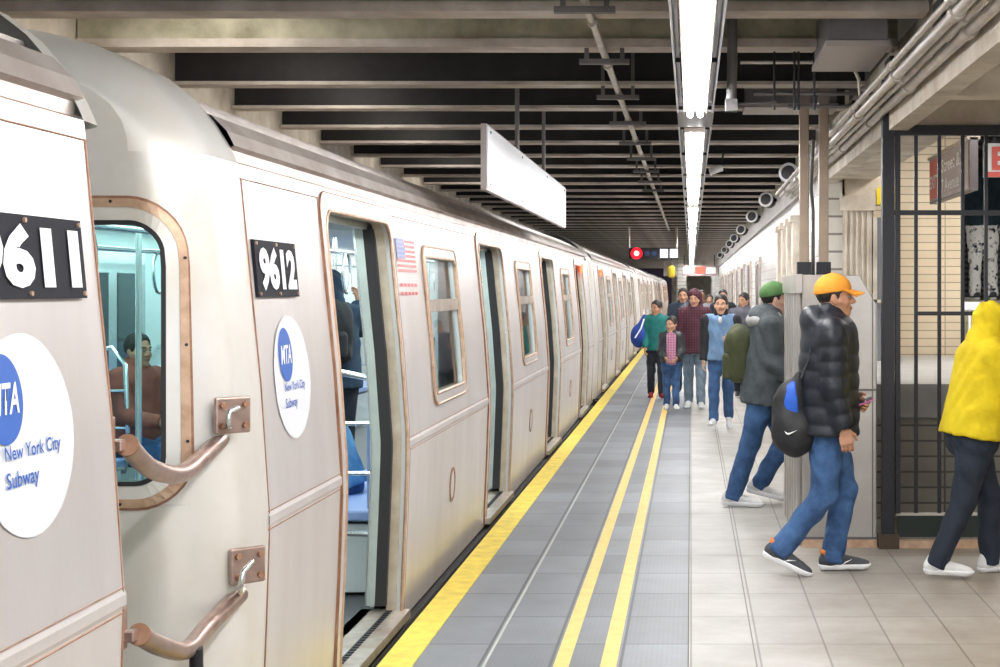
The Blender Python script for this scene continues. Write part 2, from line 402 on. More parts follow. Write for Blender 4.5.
def hand_sdf(curl=.5, side=1, thumb=.6, h=.004):
    """wrist at the origin, fingers along -Z, palm faces +X*side? palm faces -X*side, thumb towards +Y"""
    s = SDF(h)
    s.cap((0, 0, .03), (0, 0, -.015), .024, .026, .015, sx=.8); s.box((0, .002, -.052), (.014, .041, .042), .012, .015)
    n = -side
    for i, (y, l) in enumerate(((.030, .073), (.011, .080), (-.009, .075), (-.028, .060))):
        p0 = np.array((0, y, -.088)); a = curl * .6; seg = (.45, .32, .25); c = a
        for q in range(3):
            d = np.array((n * math.sin(c), (y * .5) * .3, -math.cos(c))); p1 = p0 + d * l * seg[q]
            s.cap(p0, p1, .0092 - .0008 * q, .0086 - .0008 * q, .004); p0 = p1; c += curl * .9
    t0 = np.array((n * .004, .026, -.02)); t1 = t0 + np.array((n * .018, .032, -.028)); t2 = t1 + np.array((n * .016 * thumb, .006, -.030))
    s.cap(t0, t1, .014, .011, .012); s.cap(t1, t2, .0105, .009, .004)
    return s
def shoe_sdf(h, kind='sneaker'):
    """ankle above the origin, toe along +Y, sole at z=0 ; 0.28 long"""
    s = SDF(h)
    s.cap((0, -.045, .050), (0, .03, .045), .038, .036, .03); s.cap((0, .0, .062), (0, .135, .034), .037, .034, .03, sx=1.05)
    s.ell((0, .165, .030), (.040, .052, .028), .02); s.cap((0, -.035, .05), (0, -.02, .105), .036, .040, .03, cut=True)
    s.plane((0, 0, .022), (0, 0, -1)); return s
def sole_sdf(h, t=.032):
    s = SDF(h)
    s.cap((0, -.045, .03), (0, .03, .03), .041, .036, .03); s.cap((0, .03, .03), (0, .15, .03), .036, .043, .03)
    s.ell((0, .165, .03), (.045, .062, .04), .02); s.plane((0, 0, 0), (0, 0, -1)); s.plane((0, 0, t), (0, 0, 1)); return s
def wr(A, seed):
    """cloth folds"""
    rr = random.Random(seed); a, b, c = [rr.uniform(0, 6) for _ in range(3)]
    return lambda P: A * (np.sin(38 * P[2] + 9 * np.sin(11 * P[0] + a) + 5 * P[1]) * .6 + np.sin(23 * P[2] - 17 * P[0] + b + 3 * np.sin(19 * P[1])) * .5 + np.sin(55 * P[1] + 20 * P[2] + c) * .25)
PEOPLE = {}
def person(label, loc, heading, H=1.7, legs=((0, 0, 0), (0, 0, 0)), arms=((0, .1, .2), (0, .1, .2)), lean=0., head=(0., 0.), hs=1.,
           sk=None, top=None, pants=None, shoe=None, sole=None, hair=None, hairk='short', res=.012, bulk=1., hem=-.02, hood=0, hoodcol=None, cap=None,
           sit=None, collar=True, quilt=0., inner=None, group=None, lacecol=None, wide=1., sneaker=1., handcurl=(.5, .5), hipz=None, open_front=False):
    """legs: (thigh forward, knee bend, toe down) for left, right ; arms: (forward, outward, elbow bend[, inward])"""
    sk = sk or SK_MID; root = empty('person', loc, heading); tag(root, label, 'person', group)
    L1, L2, AH = .245 * H, .232 * H, .045 * H
    # leg chain
    J = {}
    feet = []
    for i, sd in enumerate((-1, 1)):
        a, k, fp = legs[i][:3]; sp = legs[i][3] if len(legs[i]) > 3 else 0.
        hip = np.array((sd * .052 * H, 0, 0)); kn = hip + L1 * np.array((sd * math.sin(sp) * math.cos(a), math.sin(a), -math.cos(a) * math.cos(sp)))
        an = kn + L2 * np.array((0, math.sin(a - k), -math.cos(a - k))); J['leg', i] = [hip, kn, an]
        fs_ = H / 1.72 * sneaker; R = euler(-fp, 0, -sd * .12)
        toe = an + R @ np.array((0, .2, -AH)) * 1; heel = an + R @ np.array((0, -.05, -AH)); feet.append((an, R, min(toe[2], heel[2])))
    hz = sit if sit is not None else -min(f[2] for f in feet)
    off = np.array((0, 0, hz))
    for i in (0, 1): J['leg', i] = [p + off for p in J['leg', i]]
    hipc = off.copy(); sp = np.array((0, math.sin(lean), math.cos(lean)))
    chest = hipc + sp * .27 * H; shc = hipc + sp * .292 * H; neck = hipc + sp * .325 * H
    sw = .104 * H * wide
    for i, sd in enumerate((-1, 1)):
        fw, ou, el = arms[i][:3]; inw = arms[i][3] if len(arms[i]) > 3 else 0.
        S0 = shc + np.array((sd * sw, 0, 0))
        d1 = np.array((sd * math.sin(ou), math.sin(fw + lean * 0) * math.cos(ou), -math.cos(fw) * math.cos(ou)))
        E = S0 + d1 * .172 * H; ff = fw + el
        d2 = np.array((sd * math.sin(ou) * .5 * math.cos(el) - sd * math.sin(inw), math.sin(ff) * math.cos(inw), -math.cos(ff))); d2 /= np.linalg.norm(d2)
        W = E + d2 * .148 * H; J['arm', i] = [S0, E, W, d2, ff]
    hsz = .136 * H / .235 * hs; hc = neck + sp * (.078 * H * hs) + np.array((0, .012 * H, 0))
    hc[2] = max(hc[2], neck[2] + .055 * H)
    HR = euler(-head[1], 0, -head[0]); HT = R4(hc, HR, hsz)
    # body: one continuous figure
    b = SDF(max(res, .011)); g = bulk
    b.cap(hipc, chest, .070 * H * g, .070 * H * g, .03, sx=1.3); b.cap(shc - (sw * .8, 0, 0), shc + (sw * .8, 0, 0), .036 * H, .036 * H, .03)
    b.cap(shc, neck + sp * .05 * H, .034 * H, .030 * H, .03)
    for i in (0, 1):
        h_, k_, a_ = J['leg', i]; b.cap(h_, k_, .048 * H, .033 * H, .03); b.cap(k_, a_, .032 * H, .021 * H, .02)
        s_, e_, w_ = J['arm', i][:3]; b.cap(s_, e_, .027 * H, .023 * H, .02); b.cap(e_, w_, .023 * H, .0155 * H, .015)
    parts = [b, (head_sdf(max(.0045, res * .5) / 1.), HT)]
    hands = []
    for i, sd in enumerate((-1, 1)):
        s_, e_, w_, d2, ff = J['arm', i]
        z = -d2; y = np.array((0, math.cos(ff), math.sin(ff))); y = y - z * (y @ z); y /= np.linalg.norm(y); x = np.cross(y, z)
        R = np.stack([x, y, z], 1); T = R4(w_, R, H / 1.78); hands.append(T)
        parts.append((hand_sdf(handcurl[i], sd, h=.0045 if res < .015 else .006), T))
    body = sdf_obj('body', parts, sk, root)
    # eyes, brows, lips
    for q in (-1, 1):
        e = SDF(.004); e.ell((q * .032, .0765, .005), (.0120, .0115, .0075)); eo = sdf_obj('eye', [(e, HT)], EYEW, root)
        e = SDF(.003); e.ell((q * .032, .0850, .005), (.0065, .0045, .0065)); sdf_obj('iris', [(e, HT)], EYED, eo)
        e = SDF(.004); e.cap((q * .018, .092, .030), (q * .048, .078, .031), .0048, .004); sdf_obj('eyebrow', [(e, HT)], HAIRB if hair is not HAIRY else HAIRY, root)
    e = SDF(.004); e.cap((-.018, .0875, -.0575), (.018, .0875, -.0575), .0048); e.cap((-.014, .0865, -.0665), (.014, .0865, -.0665), .0055)
    sdf_obj('lips', [(e, HT)], LIP, root)
    if hair is not None:
        e = SDF(max(.005, res * .6)); e.ell((0, -.014, .038), (.080, .097, .087)) if (cap is not None or hood == 2) else e.ell((0, -.016, .042), (.087, .103, .098))
        e.plane((0, .052, .052), (0, .83, -.45)) if hairk != 'fringe' else e.plane((0, .072, .045), (0, .8, -.35))
        e.plane((0, -.07, -.055), (0, .12, -1)); 
        if hairk in ('short', 'fringe'): pass
        if hairk == 'long': e.cap((0, -.065, 0), (0, -.075, -.16), .075, .055, .03, sx=1.15)
        if hairk == 'tail': e.cap((0, -.10, .03), (0, -.125, -.13), .032, .018, .02)
        for q in (-1, 1): e.cap((q * .074, .018, .03), (q * .074, .010, -.018), .009, .006, .01)
        e.warp(lambda P: .0022 * np.sin(160 * P[0] + 90 * P[1]) + .0018 * np.sin(210 * P[1] + 70 * P[2]))
        sdf_obj('hair', [(e, HT)], hair, root)
    if cap is not None:
        e = SDF(max(.005, res * .5)); e.ell((0, -.010, .046), (.090, .110, .098)); e.plane((0, 0, .034), (0, .10, -1)); 
        e.ell((0, -.010, .144), (.009, .009, .006), .004)
        c = sdf_obj('cap', [(e, HT)], cap, root)
        e = SDF(.0045)
        for k in range(9):
            t = -1 + 2 * k / 8; e.cap((t * .070, .050, .052 - .006 * t * t), (t * .060, .168 - .040 * t * t, .020 - .016 * t * t), .008, .0055, .012)
        sdf_obj('cap_brim', [(e, HT)], cap, c)
    # trousers
    if pants is not None:
        e = SDF(res); e.cap(hipc + (0, 0, -.005 * H), hipc + sp * .05 * H, .080 * H * g, .076 * H * g, .03, sx=1.28)
        for i in (0, 1):
            h_, k_, a_ = J['leg', i]; e.cap(h_, k_, .059 * H * g, .043 * H, .035); dd = (a_ - k_) / np.linalg.norm(a_ - k_)
            e.cap(k_, a_ + dd * .018 * H, .043 * H, .038 * H, .03, cut=True)
        e.warp(wr(.0052, len(label)))
        sdf_obj('trousers', [e], pants, root)
    # top
    if top is not None:
        hemp = hipc + sp * hem * H
        e = SDF(res); e.cap(hemp - sp * .08 * H, chest, .099 * H * g, .082 * H * g, .03, sx=1.28, quilt=quilt, qp=.10)
        e.cap(shc - (sw * .78, 0, .008), shc + (sw * .78, 0, -.008), .047 * H, .047 * H, .04); e.cap(chest, neck + sp * .012 * H, .06 * H, .042 * H, .03, sx=1.15)
        e.plane(hemp, -sp)
        if open_front: e.box(hipc + sp * .13 * H + np.array((0, .11 * H * g, 0)), (.055 * H, .07 * H, .24 * H), .01, .005, op='sub')
        for i in (0, 1):
            s_, e_, w_ = J['arm', i][:3]; e.cap(s_, e_, .043 * H, .037 * H, .03, quilt=quilt, qp=.085)
            e.cap(e_, w_, .037 * H, .029 * H, .025, cut=True, quilt=quilt, qp=.085)
        if collar: e.cap(neck - sp * .01 * H, neck + sp * .028 * H, .044 * H, .046 * H, .02, sx=1.1)
        if hood == 1: # hood lying on the back
            e.ell(neck + np.array((0, -.052 * H, .002 * H)), (.080 * H, .052 * H, .046 * H), .03); e.cap(neck + (-.05 * H, .01 * H, .0), neck + (0, -.06 * H, .015 * H), .026 * H, .032 * H, .03); e.cap(neck + (.05 * H, .01 * H, .0), neck + (0, -.06 * H, .015 * H), .026 * H, .032 * H, .03)
        e.warp(wr(.0048 if quilt == 0 else .0015, len(label) + 3))
        jk = sdf_obj('jacket' if quilt else 'top', [e], top, root)
        if inner is not None:
            e = SDF(res); e.cap(hipc + sp * .0 * H, chest, .083 * H * g, .075 * H * g, .03, sx=1.2); e.cap(chest, neck, .05 * H, .036 * H, .03); e.plane(hipc - sp * .03 * H, -sp)
            e.warp(wr(.002, 5)); sdf_obj('shirt', [e], inner, root)
        if hood == 2:
            e = SDF(res * .8); e.ell((0, -.022, .038), (.093, .118, .106)); e.cap((0, -.035, 0), (0, -.05, -.15), .086, .105, .03); e.cap((0, -.09, -.05), (0, -.10, -.15), .05, .07, .04, sx=1.3)
            e.ell((0, .105, -.012), (.062, .075, .088), .02, op='sub'); e.plane((0, .085, 0), (0, 1, -.1)); e.plane((0, 0, -.17), (0, 0, -1))
            e.warp(lambda P: .005 * np.sin(45 * P[2] + 60 * P[1] + 2 * np.sin(30 * P[0])))
            sdf_obj('hood', [(e, HT)], hoodcol or top, root)
    for i in (0, 1):
        if shoe is None: break
        an, R, _ = feet[i]; A = an + off; o_ = A + R @ np.array((0, 0, -AH)); T = R4(o_, R, H / 1.72 * sneaker)
        so = sdf_obj('shoe', [(shoe_sdf(.006 if res < .015 else .009), T)], shoe, root)
        sdf_obj('sole', [(sole_sdf(.006 if res < .015 else .009), T)], sole or WHITEP, so)
        if lacecol is not None:
            e = SDF(.004)
            for k in range(4): e.cap((-.024, .045 + .022 * k, .078 - .012 * k), (.024, .045 + .022 * k, .078 - .012 * k), .0035)
            sdf_obj('laces', [(e, T)], lacecol, so)
            e = SDF(.005); e.cap((0, -.040, .082), (0, -.032, .108), .040, .044, cut=True, cuta=True); sdf_obj('shoe_collar', [(e, T)], lacecol, so)
    J['feet'] = [(f[0] + off, f[1]) for f in feet]
    J.update(root=root, hip=hipc, chest=chest, neck=neck, HT=HT, shc=shc, hands=hands, AH=AH)
    return J
# ------------------------------------------------------------------ station shell
def slab(name, x0, x1, y0, y1, z0, z1, m, kind=True, parent=None):
    o = MB().box(x0, x1, y0, y1, z0, z1).build(name, m, parent)
    return struct(o) if kind else o
def floor_mat(name, light):
    """pavers: dark ribbed strip on the train side, pale worn tiles on the right"""
    m = tile_mat(name, (.45, .435, .41) if light else (.225, .24, .265), (.24, .225, .20) if light else (.075, .08, .09), .61 if not light else .61, .305, 'yx', .0055 if light else .008, .55 if light else .5, .12 if light else .34, 0, .30 if light else .22, .25)
    nt = m.node_tree; L = nt.links; b = nt.nodes['Principled BSDF']
    if light: # brownish dirt towards the exit
        tc = [n for n in nt.nodes if n.type == 'TEX_COORD'][0]
        n = nt.nodes.new('ShaderNodeTexNoise'); n.inputs['Scale'].default_value = .8; n.inputs['Detail'].default_value = 7; n.inputs['Roughness'].default_value = .7
        L.new(tc.outputs['Object'], n.inputs['Vector'])
        s = nt.nodes.new('ShaderNodeSeparateXYZ'); L.new(tc.outputs['Object'], s.inputs[0])
        a = nt.nodes.new('ShaderNodeMapRange'); a.inputs[1].default_value = .2; a.inputs[2].default_value = 1.6; a.inputs[3].default_value = -.25; a.inputs[4].default_value = .40
        L.new(s.outputs[0], a.inputs[0])
        ad = nt.nodes.new('ShaderNodeMath'); ad.operation = 'ADD'; ad.use_clamp = True; L.new(n.outputs['Fac'], ad.inputs[0]); L.new(a.outputs[0], ad.inputs[1])
        r = nt.nodes.new('ShaderNodeValToRGB'); r.color_ramp.elements[0].position = .35; r.color_ramp.elements[1].position = 1.
        r.color_ramp.elements[0].color = (1, 1, 1, 1); r.color_ramp.elements[1].color = (.60, .51, .41, 1)
        L.new(ad.outputs[0], r.inputs[0])
        mx = nt.nodes.new('ShaderNodeMix'); mx.data_type = 'RGBA'; mx.blend_type = 'MULTIPLY'; mx.inputs[0].default_value = 1
        src = b.inputs['Base Color'].links[0].from_socket
        L.new(src, mx.inputs[6]); L.new(r.outputs[0], mx.inputs[7]); L.new(mx.outputs[2], b.inputs['Base Color'])
        rr = nt.nodes.new('ShaderNodeMapRange'); rr.inputs[3].default_value = .42; rr.inputs[4].default_value = .65; L.new(n.outputs['Fac'], rr.inputs[0]); L.new(rr.outputs[0], b.inputs['Roughness'])
    else: # fine ribs across the walking direction
        tc = [n for n in nt.nodes if n.type == 'TEX_COORD'][0]
        w = nt.nodes.new('ShaderNodeTexWave'); w.wave_type = 'BANDS'; w.bands_direction = 'X'; w.inputs['Scale'].default_value = 14; L.new(tc.outputs['Object'], w.inputs['Vector'])
        bp = [n for n in nt.nodes if n.type == 'BUMP'][0]
        b2 = nt.nodes.new('ShaderNodeBump'); b2.inputs['Strength'].default_value = .08; b2.inputs['Distance'].default_value = .003
        L.new(w.outputs['Fac'], b2.inputs['Height']); L.new(bp.outputs[0], b2.inputs['Normal']); L.new(b2.outputs[0], b.inputs['Normal'])
    return m
FD = floor_mat('floor_dark', False); FL = floor_mat('floor_pale', True)
Y0, Y1 = -4.0, 108.0
slab('floor', -1.20, -.015, Y0, Y1, -.3, 0, FD)
slab('floor', -.009, 5.2, Y0, Y1, -.3, 0, FL)
slab('trim_seam', -.015, -.009, Y0, Y1, -.3, -.002, mat('seam', (.12, .11, .10), .9))
slab('trim_edge', -1.35, -1.20, Y0, Y1, -.28, .004, YEL)
slab('trim_seam', -.90, -.888, Y0, Y1, -.01, .0015, mat('seam_pale', (.46, .45, .42), .8))
slab('trim_line', -.593, -.527, Y0, Y1, -.01, .003, ORL); slab('trim_line', -.391, -.322, Y0, Y1, -.01, .003, ORL)
slab('trim_seam', .281, .287, Y0, Y1, -.01, .0012, mat('seam_b', (.2, .18, .16), .9))
slab('floor_trackbed', -9, -1.38, Y0, Y1 + 30, -1.3, -1.2, UNDER)
slab('wall_platform_edge', -1.37, -1.25, Y0, Y1, -1.2, -.28, CONC)
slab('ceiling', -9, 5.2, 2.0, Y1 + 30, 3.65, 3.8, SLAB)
slab('wall_left', -9.1, -9, Y0, Y1 + 30, -1.2, 3.65, BEAMD)
# girder over the train, with lumpy concrete haunches
slab('wall_girder', -4.3, -3.63, 2, Y1, 2.78, 3.65, CONC2)
# ceiling beams (one after another into the distance)
bys = [8.23, 9.44, 11.24, 12.7, 14.18] + [14.18 + 1.5 * k for k in range(1, 62)]
bm_first = None
def beam(y, grime=False):
    b = MB()
    x0, x1 = -3.62, 1.22 if y < 16 else 1.3
    b.box(x0, x1, y - .014, y + .014, 3.07, 3.64, 0)
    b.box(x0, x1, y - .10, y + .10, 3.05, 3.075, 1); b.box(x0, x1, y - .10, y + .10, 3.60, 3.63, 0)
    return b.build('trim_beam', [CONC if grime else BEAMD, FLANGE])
for i, y in enumerate(bys):
    if i < 2:
        # concrete-encased front beams
        b = MB(); n = 40; rr = random.Random(i)
        b.box(-3.62, 1.22, y + .0, y + .18, 3.1, 3.64, 0); b.box(-3.62, 1.22, y - .03, y + .2, 3.05, 3.10, 1)
        o = struct(b.build('trim_beam', [CONC, FLANGE]))
    elif i in (2,):
        o = struct(beam(y)); proto_beam = o
    else:
        o = proto_beam.copy(); COL.objects.link(o); o.location.y = y - bys[2]; struct(o)
struct(MB().box(-3.62, 1.22, 6.6, 6.8, 3.05, 3.64).build('trim_beam', CONC)); struct(MB().box(-3.62, 1.22, 4.6, 4.8, 3.05, 3.64).build('trim_beam', CONC))
for i in range(34):   # haunches between the beam ends, just over the car roof
    y = bys[i]; rr = random.Random(i * 7)
    s = SDF(.035); s.box((-3.55, y + .75, 2.80), (.22, .62, .09), .05, .02)
    for k in range(5): s.ell((-3.45 + rr.uniform(-.05, .08), y + .2 + .27 * k, 2.76 + rr.uniform(-.03, .04)), (.13, .16, .07), .05)
    if i == 0 or i % 9 == 1: tmp = sdf_obj('trim_haunch', [s], CONC2, None); src, ys = tmp, y; o = tmp
    else: o = src.copy(); COL.objects.link(o); o.location.y = y - ys
    struct(o)

# right-hand station wall, running away from behind the exit
slab('wall_right', 1.32, 1.5, 16.2, Y1, 0, 2.98, WTILE)
slab('trim_cornice', 1.26, 1.32, 16.2, Y1, 2.72, 2.98, mat('cornice', (.50, .47, .45), .6, 0, .1, 20, .2, 3))
slab('wall_right_header', 1.3, 1.6, 16.2, Y1, 2.98, 3.64, CONC)
for k in range(4):   # pilasters
    y = 19.0 + (1.1 * k if k < 4 else 3.3 + 5.6 * (k - 3))
    o = MB()
    o.box(1.20, 1.34, y - .16, y + .16, 0, 2.42); o.box(1.17, 1.34, y - .2, y + .2, 2.42, 2.5); o.box(1.18, 1.34, y - .2, y + .2, 0, .16)
    tag(o.build('wall_pilaster', CONC2 if k < 4 else WTILE), None); bpy.data.objects[-1:]
for o in [o for o in bpy.data.objects if o.name.startswith('wall_pilaster')]: struct(o)
# dark openings with frames along the wall
for k in range(9):
    y = 31 + 4.6 * k
    g = MB(); g.ring([(1.315, y + a, z) for a, z in ((-.9, .9), (.9, .9), (.9, 2.25), (-.9, 2.25))], [(1.315, y + a, z) for a, z in ((-.82, .98), (.82, .98), (.82, 2.17), (-.82, 2.17))], (-.04, 0, 0))
    w = g.build('window_%d' % (k + 1), FRAME); struct(w)
    for q in range(3): MB().box(1.285, 1.318, y - .78 + .55 * q, y - .32 + .55 * q, 1.0, 2.15).build('pane', mat('pane_dark', (.10, .09, .13), .2), w)
# far end of the platform
slab('wall_far', -1.3, 1.4, Y1 - .2, Y1, 0, 3.65, CONC2)
slab('wall_tunnel', -9, -1.3, Y1 + 25, Y1 + 25.2, -1.2, 3.65, mat('tunnel_dark', (.03, .015, .03), .9))
slab('wall_stub', -.62, -.2, 70, 70.5, 0, 3.1, WTILE2)
slab('ceiling_drop', -1.3, 1.3, 76, 78, 2.3, 3.1, CONC2)

# mezzanine side: frontal wall, pier and grey door past the steel enclosure
slab('wall_exit', 1.24, 1.44, 15.0, 15.25, 0, 2.95, WTILE2)
slab('wall_exit_return', 1.24, 1.32, 15.25, 16.3, 0, 2.98, WTILE)
p = MB(); p.box(1.42, 1.69, 14.95, 15.25, 0, 2.42)
for k in range(5): p.box(1.435 + .052 * k, 1.455 + .052 * k, 14.925, 14.96, .1, 2.36)
p.box(1.39, 1.72, 14.90, 15.25, 2.36, 2.5); p.box(1.42, 1.94, 15.0, 15.25, 2.42, 3.1); struct(p.build('wall_pier', CONC2))
d = MB(); d.box(1.70, 1.94, 14.98, 15.2, 0, 2.3); d = d.build('door_1', mat('door_grey', (.22, .24, .27), .45)); struct(d)
MB().box(1.70, 1.94, 14.95, 14.98, 1.50, 1.53).box(1.70, 1.74, 14.95, 14.98, 0, 2.3).build('door_frame', CONC2, d)
slab('wall_exit_back', 1.94, 2.9, 17.0, 17.2, 0, 3.6, SIDING)
slab('wall_booth_low', 1.32, 4.9, 11.35, 11.55, 0, .90, LOWTILE)
slab('trim_counter', 1.30, 4.9, 11.30, 16.2, .90, .955, mat('counter_stone', (.38, .38, .37), .4, 0, .05, 20, .2, 4))
slab('trim_counter_edge', 1.30, 4.9, 11.28, 11.35, .72, .90, mat('counter_band', (.36, .36, .35), .5, 0, .05, 20, .2, 4))
slab('wall_louver', 2.68, 5.1, 19.8, 20.0, 0, 3.6, LOUVER)
slab('wall_right_outer', 5.0, 5.2, Y0, 20, 0, 3.65, WTILE)
slab('floor_landing', 2.7, 5.0, 18.4, 19.9, 1.35, 1.5, CONC)
st = MB()
for k in range(8): st.box(2.9, 5.0, 16.4 + .25 * k, 18.4, .18 * k, .18 * (k + 1))
struct(st.build('floor_stair', CONC))
# soffit box over the exit with cross ribs
sf = MB(); sf.box(1.24, 1.36, 4, 15, 2.62, 3.1); sf.box(1.36, 5.0, 4, 10.3, 2.84, 2.9); sf.box(1.36, 1.72, 10.3, 15, 2.66, 2.9)
for y in (5.0, 6.6, 8.2, 10.08): sf.box(1.36, 5.0, y, y + .22, 2.62, 2.84)
sf.box(3.2, 3.4, 4, 10.3, 2.6, 2.84); sf.box(2.1, 2.22, 4, 10.3, 2.66, 2.84); struct(sf.build('ceiling_soffit', CONC2))
for y in (7.9, 9.9, 12.2): struct(MB().box(1.215, 1.24, y - .14, y + .14, 2.74, 3.05).build('trim_bracket', DARK))

# ------------------------------------------------------------------ overhead services
def light_fixture(y0, y1, i):
    r = empty('strip_light', (0.027, y0, 2.75)); L = y1 - y0
    tag(r, ['nearest ceiling strip light over the platform, overhead at the top of the photo', 'second ceiling strip light, just past the gap in the row', 'third ceiling strip light along the platform', 'fourth ceiling strip light along the platform'][i] if i < 4 else 'small far ceiling strip light over the distant platform', 'ceiling light', 'strip lights over the platform')
    b = MB(); b.box(-.07, .07, 0, L, .03, .10); b.box(-.075, -.068, 0, L, -.0, .1); b.box(.068, .075, 0, L, -.0, .1); b.box(-.075, .075, -.02, 0, 0, .1); b.build('housing', FRAME, r)
    for s in (-1, 1):
        MB().box(s * .112 - .006, s * .112 + .006, -.1, L + .1, .02, .10).box(s * .10 - .014, s * .10 + .014, -.1, L + .1, .09, .10).build('side_rail', mat('rail_pale', (.75, .76, .80), .3, .6), r)
    t = MB()
    for s in (-1, 1): t.tube([(s * .032, .03, -.006), (s * .032, L - .03, -.006)], .019, 10)
    t.build('tube_lamp', emis('lamp_white', (.98, .98, 1), 26), r)
    df = MB(); df.box(-.066, .066, .01, L - .01, .024, .03); df.build('reflector', emis('lamp_reflector', (.98, .98, 1), 6), r)
    for k in range(int(L / 2.2) + 1): y_ = min(.02 + 2.2 * k, L - .04); MB().box(-.115, .115, y_, y_ + .03, .028, .05).build('clip', DARK, r)
    for y_ in (.3, L - .3): MB().box(-.008, .008, y_, y_ + .016, .10, .89).build('hanger_rod', DARK, r)
fx = [(1.5, 10.3), (11.5, 15.8), (16.2, 21.0), (22.0, 29), (30, 42), (43, 60), (61, 84), (85, 104)]
for i, (a, c) in enumerate(fx): light_fixture(a, c, i)
o = MB().box(-.09, .15, 10.42, 11.4, 2.78, 2.87).build('junction_box', mat('box_grey', (.30, .28, .29), .5, .3)); tag(o, 'grey metal box bridging the gap between the two nearest strip lights', 'junction box')
o = MB().tube([(-.51, 4, 3.008), (-.51, 9, 3.008), (-.51, 37, 3.008)], .022, 10)
for y in [5 + 1.6 * k for k in range(20)]: o.tube([(-.51, y, 3.0), (-.51, y + .06, 3.0)], .03, 10)
tag(o.build('conduit_pipe', PIPE), 'long thin conduit running under the ceiling left of the strip lights', 'pipe')
for k in range(9):
    y = 7.7 + 1.75 * k; o = MB()
    o.box(-.63, -.605, y, y + .03, 2.98, 3.64); o.box(-.42, -.395, y, y + .03, 2.98, 3.64); o.box(-.66, -.365, y - .01, y + .04, 2.955, 2.985)
    tag(o.build('pipe_hanger', PIPED), 'dark U-shaped hanger carrying the thin ceiling conduit', 'bracket', 'hangers of the ceiling conduit')
wn = ['uppermost thin pipe', 'thick second pipe', 'thin third pipe', 'thick lowest pipe']
for i, (x, z, r) in enumerate(((1.016, 2.76, .016), (1.07, 2.74, .027), (1.135, 2.745, .017), (1.19, 2.73, .028))):
    o = MB().tube([(x, 3, z), (x, 19, z)], r, 12)
    for y in [4.3 + 1.9 * k + .2 * i for k in range(8)]: o.tube([(x, y, z), (x, y + .09, z)], r * 1.35, 12)
    tag(o.build('wall_pipe', PIPE), wn[i] + ' of the four running beside the concrete soffit over the exit', 'pipe', 'pipes beside the soffit')
for i, (z, x0) in enumerate(((2.872, .40), (2.79, .62))):
    o = MB().tube([(x0, 10.2, z), (3.4, 10.2, z)], .012, 8); tag(o.build('cross_rod', PIPED), ('upper' if i == 0 else 'lower') + ' thin horizontal rod crossing above the black gate', 'rod', 'rods above the gate')
# two tall square conduits with oblong caps on the steel enclosure
for i, x in enumerate((.808, .948)):
    r = empty('tall_conduit', (x, 11.45, 1.73)); tag(r, ('left' if i == 0 else 'right') + ' of the two tall brown conduits rising from the steel enclosure', 'conduit', 'tall conduits')
    MB().box(-.034, .034, -.03, .03, 0, 1.24).build('shaft', mat('conduit_brown', (.30, .225, .18), .45, .4, .1, 20, .4, 4, var2=(.45, .36, .26)), r, .006)
    c = MB(); c.plate([(a, -.05, b) for a, b in rrect(-.044, .044, 1.2, 1.46, .042)], (0, .09, 0)); c.build('cover', mat('conduit_cover', (.26, .21, .19), .4, .5), r, .006)
    MB().box(-.05, .05, -.045, .045, 0, .09).build('foot', DARK, r)
o = MB().tube([(.878, 11.5, 1.7), (.878, 11.5, 2.2), (.862, 11.5, 2.35), (.878, 11.5, 2.7)], .013, 8); tag(o.build('cable', PIPED), 'thin dark cable between the two tall brown conduits', 'cable')
# hanging equipment boxes
def hbox(x0, x1, y0, y1, z0, z1, lab):
    r = empty('equipment_box', (x0, y0, z0)); tag(r, lab, 'box')
    MB().box(0, x1 - x0, 0, y1 - y0, .03, z1 - z0).build('box_body', mat('box_grey2', (.20, .19, .20), .5, .3, .05, 20, .2, 5), r, .008)
    MB().box(-.015, x1 - x0 + .015, -.015, y1 - y0, 0, .03).build('box_lid', mat('box_pale', (.42, .38, .36), .5, .3), r)
    for x in (.05, x1 - x0 - .07): MB().box(x, x + .02, .05, .07, z1 - z0, 3.64 - z0).build('hanger_rod', DARK, r)
hbox(.74, 1.06, 8.6, 9.6, 2.93, 3.2, 'large grey steel box hung under the ceiling above the exit gate')
hbox(.42, 1.10, 12.1, 12.6, 3.0, 3.22, 'long low grey box behind the tops of the tall conduits')
o = MB().tube([(.24, 9.3, 3.6), (.24, 9.3, 2.95), (.235, 9.32, 2.72)], .03, 12); o.box(.20, .27, 9.28, 9.36, 2.66, 2.73); o.tube([(.24, 9.32, 2.7), (.5, 9.4, 2.72)], .01, 8)
tag(o.build('drop_pipe', PIPED), 'short brown pipe dropping from the ceiling right of the strip light', 'pipe')
for k, x in enumerate((.50, .62, .645, .74)):
    o = MB().tube([(x, 9.6, 3.6), (x, 9.6, 2.70)], .008, 6); tag(o.build('hanging_rod', DARK), 'thin black rod hanging from the ceiling between drop pipe and steel box', 'rod', 'rods by the steel box')
o = MB().tube([(.30, 9.7, 3.0), (.9, 9.7, 3.0), (.98, 9.7, 2.98), (1.02, 9.72, 2.90), (1.03, 9.75, 2.80)], .011, 8); tag(o.build('bent_conduit', PIPE), 'thin pale conduit bending down to the wall pipes', 'pipe')
